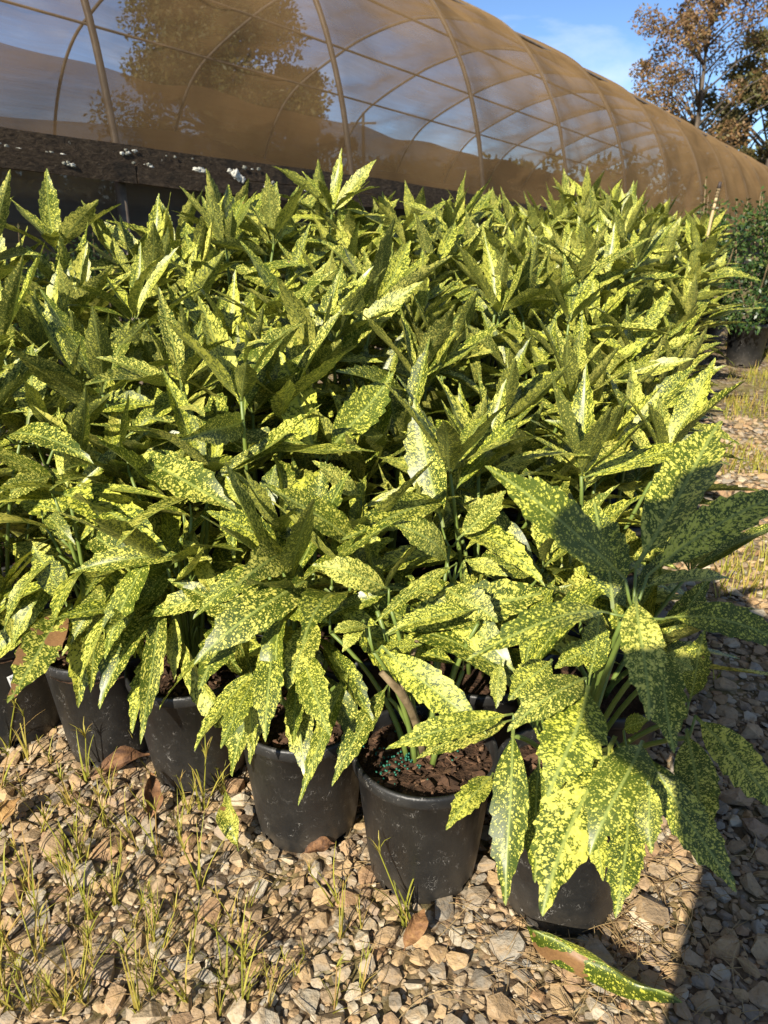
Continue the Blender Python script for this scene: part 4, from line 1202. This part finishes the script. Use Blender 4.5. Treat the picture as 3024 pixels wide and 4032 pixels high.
# ------------------------------------------------------------------ the photographer, whose shadow falls on the corner plant
def person():
    J = {}
    V, E, Rr = [], [], []
    def jt(name, p, r, par=None):
        J[name] = len(V); V.append(p); Rr.append(r)
        if par is not None: E.append((J[par], J[name]))
    ox, oy = PX, PY
    jt('pelvis', (ox, oy, .92), (.16, .12)); jt('waist', (ox, oy + .02, 1.06), (.14, .11), 'pelvis'); jt('chest', (ox - .03, oy + .06, 1.26), (.175, .12), 'waist')
    jt('neck0', (ox - .07, oy + .10, 1.45), (.10, .08), 'chest'); jt('neck', (ox - .09, oy + .13, 1.52), (.055, .055), 'neck0')
    jt('jaw', (ox - .11, oy + .16, 1.575), (.068, .075), 'neck'); jt('brow', (ox - .13, oy + .15, 1.67), (.078, .092), 'jaw'); jt('crown', (ox - .14, oy + .14, 1.74), (.060, .07), 'brow')
    for s, nm in ((-1, 'l'), (1, 'r')):
        jt('hip' + nm, (ox + s * .10, oy, .86), (.10, .10), 'pelvis'); jt('knee' + nm, (ox + s * .11, oy + .03, .48), (.062, .065), 'hip' + nm)
        jt('ank' + nm, (ox + s * .12, oy - .01, .09), (.042, .045), 'knee' + nm); jt('toe' + nm, (ox + s * .14, oy + .15, .035), (.040, .032), 'ank' + nm)
        jt('sh' + nm, (ox - .06 + s * .19, oy + .09, 1.43), (.09, .09), 'neck0')
        hand = Vector((.012 + s * .075, -.055, 1.265)); sh = Vector(V[J['sh' + nm]])
        el = (sh + hand) / 2 + (Vector((.05, -.02, -.12)) if s > 0 else Vector((-.17, -.10, .10)))
        jt('el' + nm, tuple(el), (.058, .058), 'sh' + nm); jt('wr' + nm, tuple(hand + Vector((s * .012, -.075, -.04))), (.028, .024), 'el' + nm)
        jt('palm' + nm, tuple(hand), (.030, .020), 'wr' + nm)
        for f, (dz, L) in enumerate(((.035, .05), (.014, .055), (-.008, .052), (-.03, .042))):
            jt(f'k{f}{nm}', tuple(hand + Vector((s * .004, .036, dz))), (.0095, .0095), 'palm' + nm)
            jt(f'f{f}{nm}', tuple(hand + Vector((-s * L * .55, .044, dz + .004))), (.008, .008), f'k{f}{nm}')
        jt('t0' + nm, tuple(hand + Vector((-s * .018, .0, .028))), (.011, .011), 'palm' + nm); jt('t1' + nm, tuple(hand + Vector((-s * .040, .008, .040))), (.009, .009), 't0' + nm)
    me = bpy.data.meshes.new('person'); me.from_pydata(V, E, []); ob = bpy.data.objects.new('tmp', me); col.objects.link(ob)
    sk = ob.modifiers.new('skin', 'SKIN'); sk.use_smooth_shade = True
    for v, r in zip(me.skin_vertices[0].data, Rr): v.radius = r
    me.skin_vertices[0].data[0].use_root = True
    ob.modifiers.new('sub', 'SUBSURF').levels = 2
    dg = bpy.context.evaluated_depsgraph_get(); m2 = bpy.data.meshes.new_from_object(ob.evaluated_get(dg)); bpy.data.objects.remove(ob)
    m2.materials.clear()
    for m in (mat_simple('dark jacket', (.05, .06, .08)), mat_simple('jeans', (.06, .08, .13)), mat_simple('skin', (.45, .28, .20), .5), mat_simple('brown shoes', (.08, .05, .03)), mat_simple('dark hair', (.04, .03, .02))): m2.materials.append(m)
    for p in m2.polygons:
        c = p.center; i = 0
        if c.z < .10: i = 3
        elif c.z < .93: i = 1
        elif c.z > 1.47: i = 4 if (c.z > 1.62 or c.y < oy + .09) and c.z > 1.54 else 2
        elif c.y > -.13 and c.z > 1.15: i = 2
        p.material_index = i
    o = obj('person', m2); tag(o, 'person in dark jacket and jeans taking the photo, seen only as a shadow', 'person')
    vs, fs = [], []; S = 28     # wide-brimmed hat out of view, added to widen the shade on the corner plant
    pr = [(.0, .125), (.055, .122), (.088, .10), (.098, .04), (.102, .0), (.15, -.008), (.215, -.026), (.218, -.030), (.15, -.014), (.099, -.006)]
    for r, z in pr:
        for k in range(S):
            a = 6.28318 * k / S; vs.append((r * math.cos(a), r * math.sin(a), z + .012 * math.sin(2 * a) * (r > .12)))
    for i in range(len(pr) - 1):
        for k in range(S): k2 = (k + 1) % S; fs.append((i * S + k, i * S + k2, (i + 1) * S + k2, (i + 1) * S + k))
    hat = obj('added_shade_hat', mesh_from('added_shade_hat', vs, fs, [mat_simple('straw', (.45, .34, .18))], True), o, (ox - .14, oy + .165, 1.665)); hat.rotation_euler = (R(-8), 0, 0)
    # the phone in both hands, just behind the lens
    mb = MB(); mb.box((-.036, -.031, -.142), (.042, -.023, .012)); ph = obj('phone', mb.mesh('phone', [mat_simple('black glass', (.012, .012, .014), .2)]), None, (0, 0, CAM_H + .005))
    tag(ph, 'dark phone held up in both hands to take the photo', 'phone')
PX, PY = .03, -.36
person()
